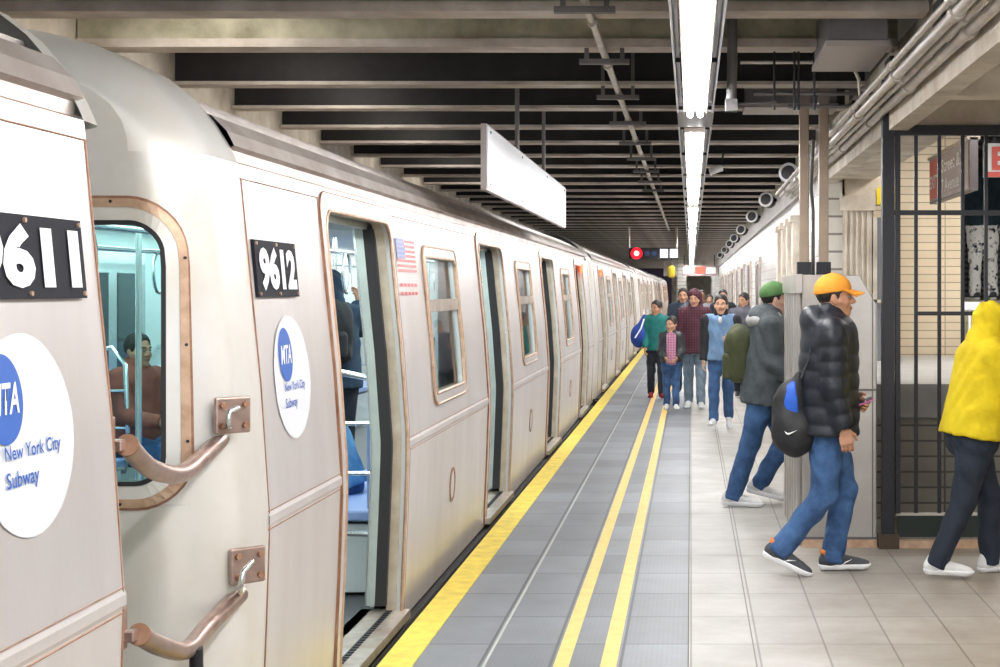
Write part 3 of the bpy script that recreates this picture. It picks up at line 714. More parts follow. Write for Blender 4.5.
# loudspeakers with white rings
for k, D in enumerate((18.1, 23.5, 28.9, 35.2, 41, 46, 53, 61)):
    r = empty('loudspeaker', (1.1, D, 2.95), .42); r.rotation_euler = (-.18, 0, -.42)
    tag(r, 'round black loudspeaker with a white ring, ' + ['nearest of the row along the right wall', 'second of the row from the camera', 'third of the row from the camera', 'fourth of the row from the camera', 'fifth of the row from the camera', 'sixth of the row from the camera', 'seventh of the row from the camera', 'farthest of the row'][k], 'loudspeaker', 'loudspeakers along the wall')
    MB().tube([(0, 0, 0), (0, .16, 0), (0, .19, 0)], [.098, .098, .06], 20).build('speaker_body', DARK, r)
    n = 28; MB().ring([(.112 * math.cos(2 * PI * a / n), -.012, .112 * math.sin(2 * PI * a / n)) for a in range(n)], [(.082 * math.cos(2 * PI * a / n), -.012, .082 * math.sin(2 * PI * a / n)) for a in range(n)], (0, .02, 0)).build('ring', WHITEP, r)
    MB().tube([(0, -.004, 0), (0, .003, 0)], .083, 20).build('grille', mat('grille', (.07, .07, .07), .7), r)
    MB().box(.05, .25, .08, .12, -.01, .03).build('bracket', DARK, r)
o = empty('ceiling_camera', (.30, 16.5, 2.86)); tag(o, 'small pale security camera under the ceiling right of the strip lights', 'camera')
MB().tube([(-.09, 0, -.02), (.02, .02, .02)], .035, 10).tube([(-.11, 0, -.025), (-.09, 0, -.02)], .042, 10).build('camera_body', WHITEP, o); MB().tube([(.0, .02, .02), (.04, .02, .19)], .012, 6).build('mount', DARK, o)

# hanging sign (blank back)
r = empty('hanging_sign', (-1.24, 9.7, 2.23)); tag(r, 'large blank white sign panel hanging over the platform edge on two poles', 'sign')
MB().box(-.035, 0, 0, 6.1, 0, .40).build('panel', mat('sign_edge', (.42, .37, .36), .4, .5), r)
MB().box(0, .006, .02, 6.08, .012, .388).build('face', mat('sign_white', (.86, .87, .90), .3, 0, 0, 30, .05, 2), r)
for y in (.15, 2.0, 4.0, 5.9):
    for z in (.04, .36): MB().tube([(.006, y, z), (.011, y, z)], .008, 8).build('rivet', DARK, r)
for y in (1.87, 3.95): MB().tube([(-.017, y, .4), (-.017, y, 1.41)], .016, 8).build('pole', PIPED, r)

# signal cluster
r = empty('signal', (-1.0, 37.35, 2.475)); tag(r, 'hanging train signal with one lit red lamp and two white panels', 'signal')
MB().box(-.45, .70, 0, .12, -.13, .13).build('signal_box', DARK, r)
MB().tube([(-.27, -.03, 0), (-.27, 0, 0)], .135, 20).build('red_lens', emis('red_glow', (1, .01, .02), 1.6), r)
MB().tube([(-.27, -.05, 0), (-.27, -.03, 0)], .06, 16).build('red_lamp', emis('red_core', (1, .45, .40), 2.5), r)
for x in (-.02, .14): MB().tube([(x, -.03, 0), (x, 0, 0)], .06, 14).build('dark_lens', mat('lens_dark', (.05, .08, .2), .2), r)
for x in (.37, .60): MB().box(x - .09, x + .09, -.02, 0, -.1, .1).build('number_panel', emis('panel_white', (.95, .97, 1), 1.4), r)
for x in (-.45, .66): MB().tube([(x, .06, .1), (x, .06, 1.16)], .03, 8).build('pole', PIPE, r)
o = empty('lantern', (-.46, 37.4, 2.05)); tag(o, 'small yellow lantern hanging below the signal', 'lantern'); MB().tube([(0, 0, -.14), (0, 0, -.1), (0, 0, .08), (0, 0, .14)], [.05, .09, .09, .05], 12).build('lantern_body', mat('lantern_yellow', (.85, .65, .05), .5), o); MB().tube([(0, 0, .12), (0, 0, .31)], .012, 6).build('hook', PIPED, o)
# far sign cluster
r = empty('far_sign', (.12, 66, 2.3)); tag(r, 'far hanging sign with red and white panels at the platform end', 'sign')
MB().box(-.5, .95, 0, .1, -.1, .32).build('panel', mat('sign_pink', (.30, .24, .24), .5), r); MB().box(.05, .45, -.02, 0, .02, .28).build('red_panel', emis('sign_red', (1, .12, .08), 1.5), r); MB().box(-.45, -.05, -.02, 0, 0, .25).build('white_panel', WHITEP, r); MB().box(.5, .9, -.02, 0, 0, .25).build('white_panel', WHITEP, r)
for x in (-.4, .85): MB().tube([(x, .05, .3), (x, .05, 1.36)], .02, 6).build('pole', DARK, r)

# ------------------------------------------------------------------ black gate, steel enclosure
r = empty('gate_fence', (1.237, 10.05, 0)); tag(r, 'black barred steel gate and fence at the station exit', 'fence')
MB().box(-.038, .038, -.03, .05, 0.0, 2.94).build('post', DARK, r, .004)
MB().box(-.06, .065, -.05, .07, 0, .09).build('post_foot', mat('foot_brown', (.10, .07, .05), .6, .3), r)
MB().box(.038, 2.4, -.02, .03, 2.59, 2.655).build('top_rail', DARK, r); MB().box(.038, 2.4, -.015, .02, 2.09, 2.12).build('mid_rail', DARK, r)
MB().box(.17, 2.4, -.015, .02, 1.46, 1.485).build('mid_rail', DARK, r); MB().box(.06, 2.4, -.012, .018, .07, .205).build('kick_plate', mat('kick_green', (.012, .022, .018), .4), r)
MB().box(.05, 2.4, -.02, .03, .0, .05).build('threshold', BRONZE, r); MB().box(.05, 2.4, -.016, .022, .205, .22).build('kick_rail', PIPE, r)
for k in range(16): MB().box(.165 + .1465 * k, .187 + .1465 * k, -.009, .013, .22, 2.6).build('bar', DARK, r)
MB().box(.045, .075, -.03, .02, .22, 2.59).build('gate_stile', DARK, r)
r = empty('steel_enclosure', (.70, 10.08, 0)); tag(r, 'chest-high brushed steel enclosure with a sloping corner beside the gate', 'enclosure')
MB().plate([(0, 0, .05), (.47, 0, .05), (.47, 0, 1.53), (.36, 0, 1.715), (0, 0, 1.715)], (0, 1.55, 0)).build('body', SSTEEL, r, .006)
MB().box(-.004, .47, -.012, 0, .985, .997).box(-.0, .47, -.010, 0, .05, .065).box(.44, .446, -.006, 0, .065, 1.6).build('seam', PIPED, r)
MB().box(.0, .47, -.02, 1.5, 0, .05).build('plinth', BRONZE, r)
for k in range(6): MB().box(-.03, 0, .06 + .26 * k, .14 + .26 * k, 0, 1.70).build('side_post', SSTEEL, r, .008)
MB().box(-.035, .0, -.02, 1.55, 1.60, 1.72).build('top_rail', SSTEEL, r)
# hanging street sign behind the gate
def put_text(txt, size, bold, sx, fn, name, m, parent):
    me = text_mesh(txt, size, bold, sx)
    for v in me.vertices: v.co = fn(v.co.x, v.co.y)
    return link(name, me, m, parent)
r = empty('exit_sign', (2.37, 13.6, 2.47)); tag(r, 'hanging grey exit sign with red square and white street names behind the gate', 'sign')
MB().box(0, .07, 0, 2.3, 0, .45).build('panel', mat('sign_frame', (.16, .14, .15), .4, .4), r)
MB().box(-.006, 0, .04, 2.26, .02, .43).build('face', mat('sign_mauve', (.40, .34, .36), .4), r)
MB().box(-.012, -.006, 1.62, 2.22, .04, .41).build('red_square', mat('sign_red_paint', (.75, .10, .07), .4), r)
MB().box(-.02, .09, 0, 2.3, .43, .46).build('top_cap', FRAME, r)
put_text('EXIT', .17, .004, .9, lambda u, v: (-.014, 2.2 - u * 1.5, .14 + v), 'lettering', WHITEP, r)
put_text('Street &', .17, .003, .95, lambda u, v: (-.009, 1.50 - u * 1.9, .255 + v), 'lettering', WHITEP, r)
put_text('7 Avenue', .17, .003, .95, lambda u, v: (-.009, 1.50 - u * 1.6, .07 + v), 'lettering', WHITEP, r)
for y in (.3, 1.9): MB().box(.02, .05, y, y + .03, .46, .52 if False else 1.15).build('hanger', DARK, r)
r = empty('letter_sign', (3.11, 17.0, 2.82)); tag(r, 'white sign with large red letter E behind the gate at the right edge', 'sign')
MB().box(0, .60, 0, .06, 0, .36).build('panel', WHITEP, r); MB().box(0, .60, -.01, 0, 0, .055).build('red_band', mat('sign_red_paint', (.75, .10, .07)), r)
put_text('E', .33, .012, 1.1, lambda u, v: (.07 + u, -.012, .085 + v), 'lettering', MATS['sign_red_paint'], r)
MB().box(.1, .13, 0, .03, .36, .78).build('hanger', DARK, r)
o = MB().plate([(1.74, 14.97, 2.42), (1.93, 14.97, 2.42), (1.93, 14.97, 2.55), (1.80, 14.97, 2.62), (1.74, 14.97, 2.56)], (0, .03, 0)).build('yellow_sign', mat('sign_yellow', (.9, .72, .03), .5)); tag(o, 'small yellow sign above the grey door', 'sign')
o = MB().box(2.72, 3.0, 16.0, 16.06, 1.42, 1.50); o.box(2.76, 2.8, 15.99, 16, 1.44, 1.47); o.box(2.9, 2.94, 15.99, 16, 1.44, 1.47); o.box(2.78, 2.80, 16.02, 16.05, .955, 1.42); tag(o.build('notice_plate', WHITEP), 'small white plate on a stem standing on the counter behind the gate', 'notice')
# ------------------------------------------------------------------ subway cars
PZ = [-.06, .07, .45, .80, .86, 1.30, 1.60, 2.011, 2.05]; PX = [-1.472, -1.469, -1.452, -1.440, -1.440, -1.470, -1.500, -1.539, -1.543]
def px(z): return float(np.interp(z, PZ, PX))
XC = -2.98
CARL = 19.15; NOSE = .50; W0, WG = 1.57, 4.76; D0 = 6.584 - 4.95
DOORS = [(D0 + WG * k, D0 + WG * k + W0) for k in range(4)]
WINS = [(DOORS[k][1] + .85, DOORS[k][1] + 2.11) for k in range(3)]
ROOFP = [(-1.543, 2.05), (-1.575, 2.06), (-1.575, 2.10), (-1.55, 2.11), (-1.575, 2.16), (-1.63, 2.215), (-1.70, 2.225), (-1.705, 2.255), (-1.77, 2.262), (-1.775, 2.292), (-1.85, 2.30), (-1.855, 2.33), (-1.95, 2.345), (-1.96, 2.37), (-2.08, 2.385), (-2.09, 2.405), (-2.35, 2.465), (-2.65, 2.505), (-2.98, 2.52)]
CAPR = [(-1.543, 2.05), (-1.57, 2.11), (-1.62, 2.19), (-1.69, 2.27), (-1.78, 2.34), (-1.92, 2.41), (-2.10, 2.455), (-2.4, 2.50), (-2.7, 2.52), (-2.98, 2.525)]
def sidegrid(b, ys, zs, holes, off=0, mi=0):
    idx = {}; vs = []; fs = []
    for i, y in enumerate(ys):
        for j, z in enumerate(zs): idx[i, j] = len(vs); vs.append((px(z) + off, y, z))
    for i in range(len(ys) - 1):
        for j in range(len(zs) - 1):
            yc, zc = (ys[i] + ys[i + 1]) / 2, (zs[j] + zs[j + 1]) / 2
            if any(h[0] < yc < h[1] and h[2] < zc < h[3] for h in holes): continue
            fs.append((idx[i, j], idx[i + 1, j], idx[i + 1, j + 1], idx[i, j + 1]))
    b.add(vs, fs, mi)
def onside(loop, off): return [(px(v) + off, u, v) for u, v in loop]
def arch(u0, u1, z0, z1, r, n=8):
    out = [(u0, z0)]
    for q in range(1, 12): out.append((u0, z0 + (z1 - r - z0) * q / 12))
    for k in range(n + 1): a = PI - PI / 2 * k / n; out.append((u0 + r + r * math.cos(a), z1 - r + r * math.sin(a)))
    for k in range(n + 1): a = PI / 2 - PI / 2 * k / n; out.append((u1 - r + r * math.cos(a), z1 - r + r * math.sin(a)))
    for q in range(11, 0, -1): out.append((u1, z0 + (z1 - r - z0) * q / 12))
    out.append((u1, z0)); return out
def frame_strip(b, outer, inner, d0, d1, mi=0):
    """open (arch) frame on the curved side: outer and inner lists (u, z)"""
    n = len(outer); O = onside(outer, d1); I = onside(inner, d1); O2 = onside(outer, d0); I2 = onside(inner, d0)
    vs = O + I + O2 + I2; fs = []
    for i in range(n - 1):
        fs += [(i, i + 1, n + i + 1, n + i), (i, 2 * n + i, 2 * n + i + 1, i + 1), (n + i, n + i + 1, 3 * n + i + 1, 3 * n + i)]
    b.add(vs, fs, mi)
def line_on(loop, off, r=.006): return [Vector((px(v) + off, u, v)) for u, v in loop]
def capsurf(u, z):
    """u = 0 at the seam to the side panel, growing towards the nose and over the front face; y measured from the nose"""
    xs = px(z); xf = -1.487 if z < 1.72 else -1.487 + (z - 1.72) / .33 * (px(2.05) + 1.487)
    rr = .20
    L1 = NOSE - rr
    if u < L1: return (xs, NOSE - u)
    a = (u - L1) / rr
    w = min(1, a / 1.35); w = w * w * (3 - 2 * w); xs = xs * (1 - w) + xf * w
    if a < PI / 2: return (xs - rr * (1 - math.cos(a)), rr - rr * math.sin(a))
    return (xs - rr - (u - L1 - rr * PI / 2), 0.0)
ULEN = (NOSE - .2) + .2 * PI / 2
def build_end(parent, window, flip, y_nose, name='end_cap', NL=NOSE):
    """flip=+1: nose at smaller y (faces the camera)"""
    def P(u, z, off=0):
        u = u + (NOSE - NL) if NL != NOSE else u
        x, y = capsurf(u, z)
        if off:
            x2, y2 = capsurf(u + .004, z); tx, ty = x2 - x, y2 - y; l = math.hypot(tx, ty) or 1; nx, ny = -ty / l, tx / l
            x += nx * off; y += ny * off
        return (x, y_nose + flip * y, z)
    umax = ULEN + (-1.44 - .2 - XC)
    us = ([0, .1, .2] if NL == NOSE else []) + [.3 + .2 * PI / 2 * k / 24 for k in range(25)] + [ULEN + .02, ULEN + .1, ULEN + .3, ULEN + .6, umax]
    # window in (u, z)
    ux = lambda x, z: ULEN + (px(z) - .2 - x)
    w0 = ULEN - .125; w1 = ULEN + .60; z0, z1 = .95, 1.90
    zs = [-.06, .07, .25, .45, .65, .80, .86, z0, 1.0, 1.1, 1.3, 1.5, 1.65, 1.72, 1.78, 1.84, z1, 1.93, 1.96, 1.99, 2.02, 2.05]
    us = sorted(set([u for u in us if not (w0 - .004 < u < w0 + .004)] + [w0, w1])); b = MB(); idx = {}; vs = []
    for i, u in enumerate(us):
        for j, z in enumerate(zs): idx[i, j] = len(vs); vs.append(P(u, z))
    fs = []
    for i in range(len(us) - 1):
        for j in range(len(zs) - 1):
            if window and us[i] >= w0 - 1e-6 and us[i + 1] <= w1 + 1e-6 and zs[j] >= z0 - 1e-6 and zs[j + 1] <= z1 + 1e-6: continue
            fs.append((idx[i, j], idx[i + 1, j], idx[i + 1, j + 1], idx[i, j + 1]))
    b.add(vs, fs, 0, True)
    # rounded roof of the cap: sweep the profile to the nose
    n = len(CAPR); vs = []; fs = []; rings = []
    e0 = NL - .2; steps = [0] + ([.1, .2, .3] if e0 > .2 else []) + [e0 + .2 * math.sin(PI / 2 * k / 6) for k in range(1, 7)]
    for s_ in steps:
        t = min(1, max(0, s_ - e0) / .2); sh = .2 * (1 - math.sqrt(max(0, 1 - t * t)))
        for (x, z) in CAPR:
            f = min(1, (z - 2.05) / .47)
            vs.append((x - sh * (1 - f), y_nose + flip * (NL - s_), z - sh * f * .8))
    for i in range(len(steps) - 1):
        for k in range(n - 1): fs.append((i * n + k, (i + 1) * n + k, (i + 1) * n + k + 1, i * n + k + 1))
    b.add(vs, fs, 0, True)
    fz = [v for v in vs[-n:]]; b.add(fz + [(XC, y_nose, 2.05)], [tuple(range(n)) + (n,)], 0)
    cap = b.build(name, CAPM, parent)
    if window:
        def ringpts(a0, a1, c0, c1, r): return rrd(a0, a1, c0, c1, r, 8, 12)
        def fr(a, c, o0, o1, m, nm, par, ra, rc):
            A = ringpts(*a, ra); B = ringpts(*c, rc); q = MB(); N = len(A)
            vs = [P(u, z, o1) for u, z in A] + [P(u, z, o1) for u, z in B] + [P(u, z, o0) for u, z in A] + [P(u, z, o0) for u, z in B]
            f = []
            for i in range(N):
                j = (i + 1) % N; f += [(i, j, N + j, N + i), (i, 2 * N + i, 2 * N + j, j), (N + i, N + j, 3 * N + j, 3 * N + i)]
            q.add(vs, f, 0, nm == 'window_surround'); return q.build(nm, m, par)
        A_ = ringpts(w0, w1, z0, z1, .002); B_ = ringpts(w0 + .014, w1 - .014, z0 + .014, z1 - .014, .145); N_ = len(A_); q = MB(); vs = []; f = []
        for k in range(9):
            t = k / 8; vs += [P(a[0] + (b_[0] - a[0]) * t, a[1] + (b_[1] - a[1]) * t) for a, b_ in zip(A_, B_)]
        for k in range(8):
            for i in range(N_): j = (i + 1) % N_; f.append((k * N_ + i, k * N_ + j, (k + 1) * N_ + j, (k + 1) * N_ + i))
        q.add(vs, f, 0, True); q.build('window_surround', CAPM, cap)
        wf = fr((w0 - .012, w1 + .012, z0 - .012, z1 + .012), (w0 + .012, w1 - .012, z0 + .012, z1 - .012), -.01, .006, RUST, 'window_frame', cap, .16, .14)
        fr((w0 - .003, w1 + .003, z0 - .003, z1 + .003), (w0 + .024, w1 - .024, z0 + .024, z1 - .024), -.01, .012, BRONZE, 'window_trim', cap, .15, .13)
        fr((w0 + .022, w1 - .022, z0 + .022, z1 - .022), (w0 + .066, w1 - .066, z0 + .066, z1 - .066), -.02, .009, CAPM, 'window_bezel', cap, .13, .09)
        fr((w0 + .064, w1 - .064, z0 + .064, z1 - .064), (w0 + .078, w1 - .078, z0 + .078, z1 - .078), -.03, .012, RUBBER, 'window_gasket', cap, .09, .08)
        g = MB(); lp = rrd(w0 + .07, w1 - .07, z0 + .07, z1 - .07, .085, 8, 8)
        g.add([P(u, z, -.012) for u, z in lp], [tuple(range(len(lp)))]); g.build('pane', TRAINGL, cap)
        for u, z in ((w0 + .007, 1.72), (w0 + .007, 1.45), (w0 + .007, 1.15), (w0 + .2, z1 - .006), (w0 + .2, z0 + .008)):
            p = Vector(P(u, z, .010)); p2 = Vector(P(u, z, .016)); MB().tube([p, p2], .005, 8).build('screw', RUBBER, cap)
    return cap
def build_car(detail, front_window, yoff, mirror=False, lab='', far_nose=NOSE):
    root = empty('subway_car', (0, yoff, 0)); tag(root, lab, 'train car', 'cars of the silver train')
    fy = (lambda y: CARL - y) if mirror else (lambda y: y)
    S0, S1 = NOSE, CARL - NOSE
    doors = [(d0, d1) for d0, d1 in DOORS]; wins = list(WINS)
    holes = [(d0 + .04, d1 - .04, -.2, 1.975) for d0, d1 in doors] + [(w0 + .03, w1 - .03, 1.0, 1.84) for w0, w1 in wins]
    ys = sorted({S0, S1} | {h[0] for h in holes} | {h[1] for h in holes}); zs = sorted({-.06, .07, .45, .80, .86, 1.0, 1.30, 1.60, 1.84, 1.975, 2.05})
    b = MB(); sidegrid(b, ys, zs, holes); sw = b.build('side_panel', STEEL, root)
    # far side
    b = MB(); b.box(2 * XC + 1.46, 2 * XC + 1.50, S0, S1, -.06, 2.06); b.build('far_side_panel', STEEL, root)
    # belt rib, drip rail, seams, oval plates
    b = MB(); segs = []; e = S0
    for d0, d1 in doors: segs.append((e, d0)); e = d1
    segs.append((e, S1))
    for a, c in segs:
        b.add([(px(.82) + .0, a, .81), (px(.84) + .005, a, .822), (px(.84) + .005, a, .848), (px(.86) + .0, a, .86), (px(.82) + .0, c, .81), (px(.84) + .005, c, .822), (px(.84) + .005, c, .848), (px(.86), c, .86)], [(0, 1, 5, 4), (1, 2, 6, 5), (2, 3, 7, 6)])
    b.build('belt_rib', STEEL, root)
    b = MB()
    for a, c in segs:
        for (y) in (a + .012, c - .012):
            b.tube(line_on([(y, z) for z in (-.05, .45, .83, 1.3, 2.0)], .001), .0035, 5)
        b.tube([(px(2.0) + .001, a, 2.0), (px(2.0) + .001, c, 2.0)], .003, 5)
    b.tube([(px(.80) + .0015, S0, .803), (px(.8) + .0015, S0 + .01, .803)], .003, 5)
    b.tube([(-1.575, S0, 2.058), (-1.575, S1, 2.058)], .005, 5)
    for a, c in segs: b.tube([(px(.8) + .001, a, .803), (px(.8) + .001, c, .803)], .0025, 5); b.tube([(px(.8) + .001, a, .866), (px(.8) + .001, c, .866)], .0018, 5)
    b.build('seams', RUST, root)
    b = MB(); RP = ROOFP + [(2 * XC - x, z) for x, z in ROOFP[::-1][1:]]
    n = len(RP); b.add([(x, S0 - (.02), z) for x, z in RP] + [(x, S1 + .02, z) for x, z in RP], [(k, k + 1, n + k + 1, n + k) for k in range(n - 1)]); b.build('roof', ROOFM, root)
    b = MB(); b.box(-1.45, XC * 2 + 1.45, S0 - .2, S1 + .2, -.9, -.10); b.box(-1.44, -1.48, S0, S1, -.22, -.08); b.build('underframe', UNDER, root)
    for k in range(3):
        yc = (doors[k][1] + doors[k + 1][0]) / 2 - .03
        lp = [(yc + .1 * math.cos(a), .44 + .105 * math.sin(a)) for a in np.linspace(0, 2 * PI, 20, endpoint=False)]
        q = MB(); q.plate(onside(lp, .004), (-.012, 0, 0)); o = q.build('step_cover', STEEL, root)
        q = MB(); q.ring(onside(lp, .007), onside([(yc + .08 * math.cos(a), .44 + .085 * math.sin(a)) for a in np.linspace(0, 2 * PI, 20, endpoint=False)], .007), (-.01, 0, 0)); q.build('rim', RUST, o)
    # doors
    for (d0, d1) in doors:
        if detail > 0 or True:
            n = 8; o_ = arch(d0, d1, -.05, 2.03, .10); i_ = arch(d0 + .07, d1 - .07, -.05, 1.955, .11)
            f = MB(); frame_strip(f, o_, i_, -.02, .009); fo = f.build('door_frame', STEEL, root)
            f = MB(); # reveal, going inward
            N = len(i_); A = onside(i_, -.021); Bp = [(px(v) - .07, u, v) for u, v in i_]
            f.add(A + Bp, [(k, k + 1, N + k + 1, N + k) for k in range(N - 1)]); f.build('reveal', REVEAL, fo)
            f = MB(); f.tube(line_on(i_, .008), .009, 6); f.build('inner_bead', BRONZE, fo)
            f = MB(); f.tube(line_on(o_, .006), .005, 6); f.build('outer_bead', RUST, fo)
            # leaves parked in their pockets
            for (a, s) in ((d0 + .07, 1), (d1 - .07, -1)):
                def cbox(o0, o1, ya, yb, nm, m, par):
                    q = MB(); zz = [.03, .25, .5, .8, .86, 1.1, 1.3, 1.6, 1.94]; vs = []
                    for z in zz: vs += [(px(z) + o0, ya, z), (px(z) + o1, ya, z), (px(z) + o1, yb, z), (px(z) + o0, yb, z)]
                    fs = [(0, 1, 2, 3), tuple(len(vs) - 4 + i for i in range(4))]
                    for i in range(len(zz) - 1):
                        for k in range(4): fs.append((4 * i + k, 4 * i + (k + 1) % 4, 4 * i + 4 + (k + 1) % 4, 4 * i + 4 + k))
                    q.add(vs, fs); return q.build(nm, m, par)
                y_a, y_b = sorted((a, a + s * .035)); l = cbox(-.172, -.122, y_a, y_b, 'door_leaf', SEAFOAM, root)
                cbox(-.122, -.066, y_a, y_b, 'door_seal', RUBBER, l)
                cbox(-.172, -.162, y_a - .002, y_b + .002, 'leaf_edge', CHROME, l)
            s_ = MB(); s_.box(-1.80, -1.63, d0 - .05, d1 + .05, 1.925, 2.06); s_.build('door_header', SEAFOAM, root)
            s_ = MB(); s_.box(-1.68, -1.425, d0 + .02, d1 - .02, -.045, .0); so_ = s_.build('sill', FRAME, root, .004)
            comb = []; 
            for k in range(28):
                y = d0 + .1 + (W0 - .2) * k / 27; comb += [(-1.528, y - .012, .001), (-1.505, y - .012, .001), (-1.505, y + .012, .001), (-1.528, y + .012, .001)]
            comb += [(-1.534, comb[-1][1], .001), (-1.534, comb[0][1], .001)]
            MB().plate(comb, (0, 0, .005)).build('sill_comb', DARK, so_)
    # windows
    for (w0, w1) in wins:
        A = rrd(w0, w1, .97, 1.87, .10, 6, 6); B = rrd(w0 + .06, w1 - .06, 1.03, 1.81, .05, 6, 6)
        f = MB(); N = len(A); vs = onside(A, .010) + onside(B, .010) + onside(A, -.01) + onside(B, -.03); fs = []
        for i in range(N):
            j = (i + 1) % N; fs += [(i, j, N + j, N + i), (i, 2 * N + i, 2 * N + j, j), (N + i, N + j, 3 * N + j, 3 * N + i)]
        f.add(vs, fs); fo = f.build('window', STEEL, root)
        f = MB(); L1 = line_on(A, .009); f.tube(L1 + [L1[0]], .008, 6, 0, False); L2 = line_on(B, .006); f.tube(L2 + [L2[0]], .011, 6, 0, False); f.build('gasket', BRONZE, fo)
        f = MB(); f.box(px(1.53) - .03, px(1.53) + .012, w0 + .05, w1 - .05, 1.495, 1.565); f.build('transom', FRAME, fo)
        g = MB(); g.add(onside(B, -.02), [tuple(range(N))]); g.build('pane', PALEGL, fo)
    # ends
    build_end(root, front_window, 1, 0.0); build_end(root, False, -1, CARL - (.5 - far_nose), NL=far_nose)
    # interior
    xi0, xi1 = 2 * XC + 1.55, -1.62
    it = MB(); it.box(xi0, xi1, .3, CARL - .3, -.04, .0); it.build('interior_floor', INFLOOR, root)
    it = MB(); it.box(xi0, xi1, .3, CARL - .3, 2.06, 2.08); it.build('interior_ceiling', INCEIL, root)
    it = MB(); it.box(xi0, xi0 + .03, .3, CARL - .3, 0, 2.06); it.build('interior_far_wall', INWALL, root)
    for (d0, d1) in doors: # closed doors and windows on the far side
        it = MB(); it.box(xi0 + .03, xi0 + .04, d0 + .1, d1 - .1, .03, 1.93); q = it.build('far_door', CHROME, root)
        it = MB(); 
        for a in (d0 + .2, d0 + .85): it.box(xi0 + .04, xi0 + .045, a, a + .45, 1.0, 1.75)
        it.build('far_door_glass', mat('glass_dark', (.05, .07, .08), .1), q)
    for (w0, w1) in wins: MB().box(xi0 + .03, xi0 + .035, w0, w1, .95, 1.7).build('far_window', MATS['glass_dark'], root)
    ends = [.5] + [x for d in doors for x in (d[0] - .02, d[1] + .02)] + [CARL - .5]
    for k in range(0, len(ends), 2):
        a, c = ends[k], ends[k + 1]
        if c - a < .5: continue
        # inner side wall above/below windows
        it = MB(); it.box(xi1 - .02, xi1, a, c, 0, .98); it.box(xi1 - .02, xi1, a, c, 1.86, 2.06)
        ww = [w for w in wins if a < w[0] < c]
        if ww: it.box(xi1 - .02, xi1, a, ww[0][0] + .03, .98, 1.86); it.box(xi1 - .02, xi1, ww[0][1] - .03, c, .98, 1.86)
        else: it.box(xi1 - .02, xi1, a, c, .98, 1.86)
        it.build('interior_wall', INWALL, root)
        if c - a > 2:
            for x0, x1, bx in ((xi1 - .50, xi1 - .02, xi1 - .06), (xi0 + .03, xi0 + .50, xi0 + .06)):
                it = MB(); it.box(x0, x1, a + .25, c - .25, .40, .46); it.box(bx - .03, bx + .03, a + .25, c - .25, .46, .92)
                q = it.build('bench', BENCH, root, .015)
                it = MB(); it.box(x0 + .06, x1 - .02, a + .3, c - .3, .02, .38); it.build('heater_box', INWALL, q)
                for yy in (a + .2, c - .2):
                    it = MB(); xo, xw = (x0, x1) if x0 > XC else (x1, x0)
                    it.tube([(xw, yy, 1.15), (xo + (xw - xo) * .25, yy, 1.22), (xo + (xw - xo) * .05, yy, 1.10), (xo, yy, .5), (xo + (xw - xo) * .05, yy, .36), (xw, yy, .34)], .017, 8)
                    it.tube([(xw, yy, .92), (xo, yy, .92)], .012, 8); it.tube([(xw, yy, .66), (xo, yy, .66)], .012, 8)
                    it.build('arm_rail', CHROME, q)
    it = MB()
    for xx in (xi0 + .75, xi1 - .75): it.tube([(xx, .8, 1.88), (xx, CARL - .8, 1.88)], .016, 8)
    it.build('ceiling_rail', CHROME, root)
    for y in [1.3 + 2.38 * k for k in range(8)]:
        it = MB(); it.tube([(XC, y, 0), (XC, y, 2.06)], .018, 8); it.build('grab_pole', CHROME, root)
        if detail:
            for xx in (xi0 + .75, xi1 - .75):
                MB().tube([(xx, y + .12 * math.sin(t), 1.74 + .14 * math.cos(t)) for t in np.linspace(0, 2 * PI, 17)], .012, 6, 0, False).build('grab_loop', CHROME, root)
    for xx in (xi0 + .5, xi1 - .5):
        it = MB(); it.box(xx - .09, xx + .09, .6, CARL - .6, 2.035, 2.06); it.build('ceiling_lamp', INLIGHT, root)
    it = MB(); it.box(xi0, xi1, CARL - .32, CARL - .3, 0, 2.06); it.build('end_wall', INWALL, root)
    if not front_window: it = MB(); it.box(xi0, xi1, .3, .32, 0, 2.06); it.build('end_wall', INWALL, root)
    if mirror: pass
    return root
CAR1_Y = 4.95
car1 = build_car(1, True, CAR1_Y, lab='silver train car numbered 9612 with open doors, nearest whole car')
O0 = 4.067 + NOSE - CARL
car0 = build_car(0, False, O0, far_nose=.26, lab='end of the silver train car numbered 9611 at the left edge of the photo')
PITCH = 19.55
labs = ['silver train car coupled right behind the nearest whole car', 'third silver train car along the platform, beyond the second', 'fourth silver train car, small in the distance', 'last silver train car at the far end of the platform']
cars = [build_car(0, False, CAR1_Y + PITCH, lab=labs[0])]
for k in range(1, 4):
    c = copy_tree(cars[0]); c.location.y = CAR1_Y + PITCH * (k + 1); c['label'] = labs[k]; cars.append(c)
# red guard lamps over the doors of the second car, and one at the end of the first
for root, y in ((car1, 17.3), (cars[0], 2.6)):
    q = MB(); q.box(-1.545, -1.510, y, y + .10, 1.86, 1.98); q.build('guard_lamp', emis('guard_red', (1, .10, .04), 3), root)
q = MB(); q.box(-1.7, -1.56, CARL + .002, CARL + .03, 1.45, 1.75); q.build('tail_lamp', emis('teal_lamp', (.25, 1, .85), 3), cars[-1])

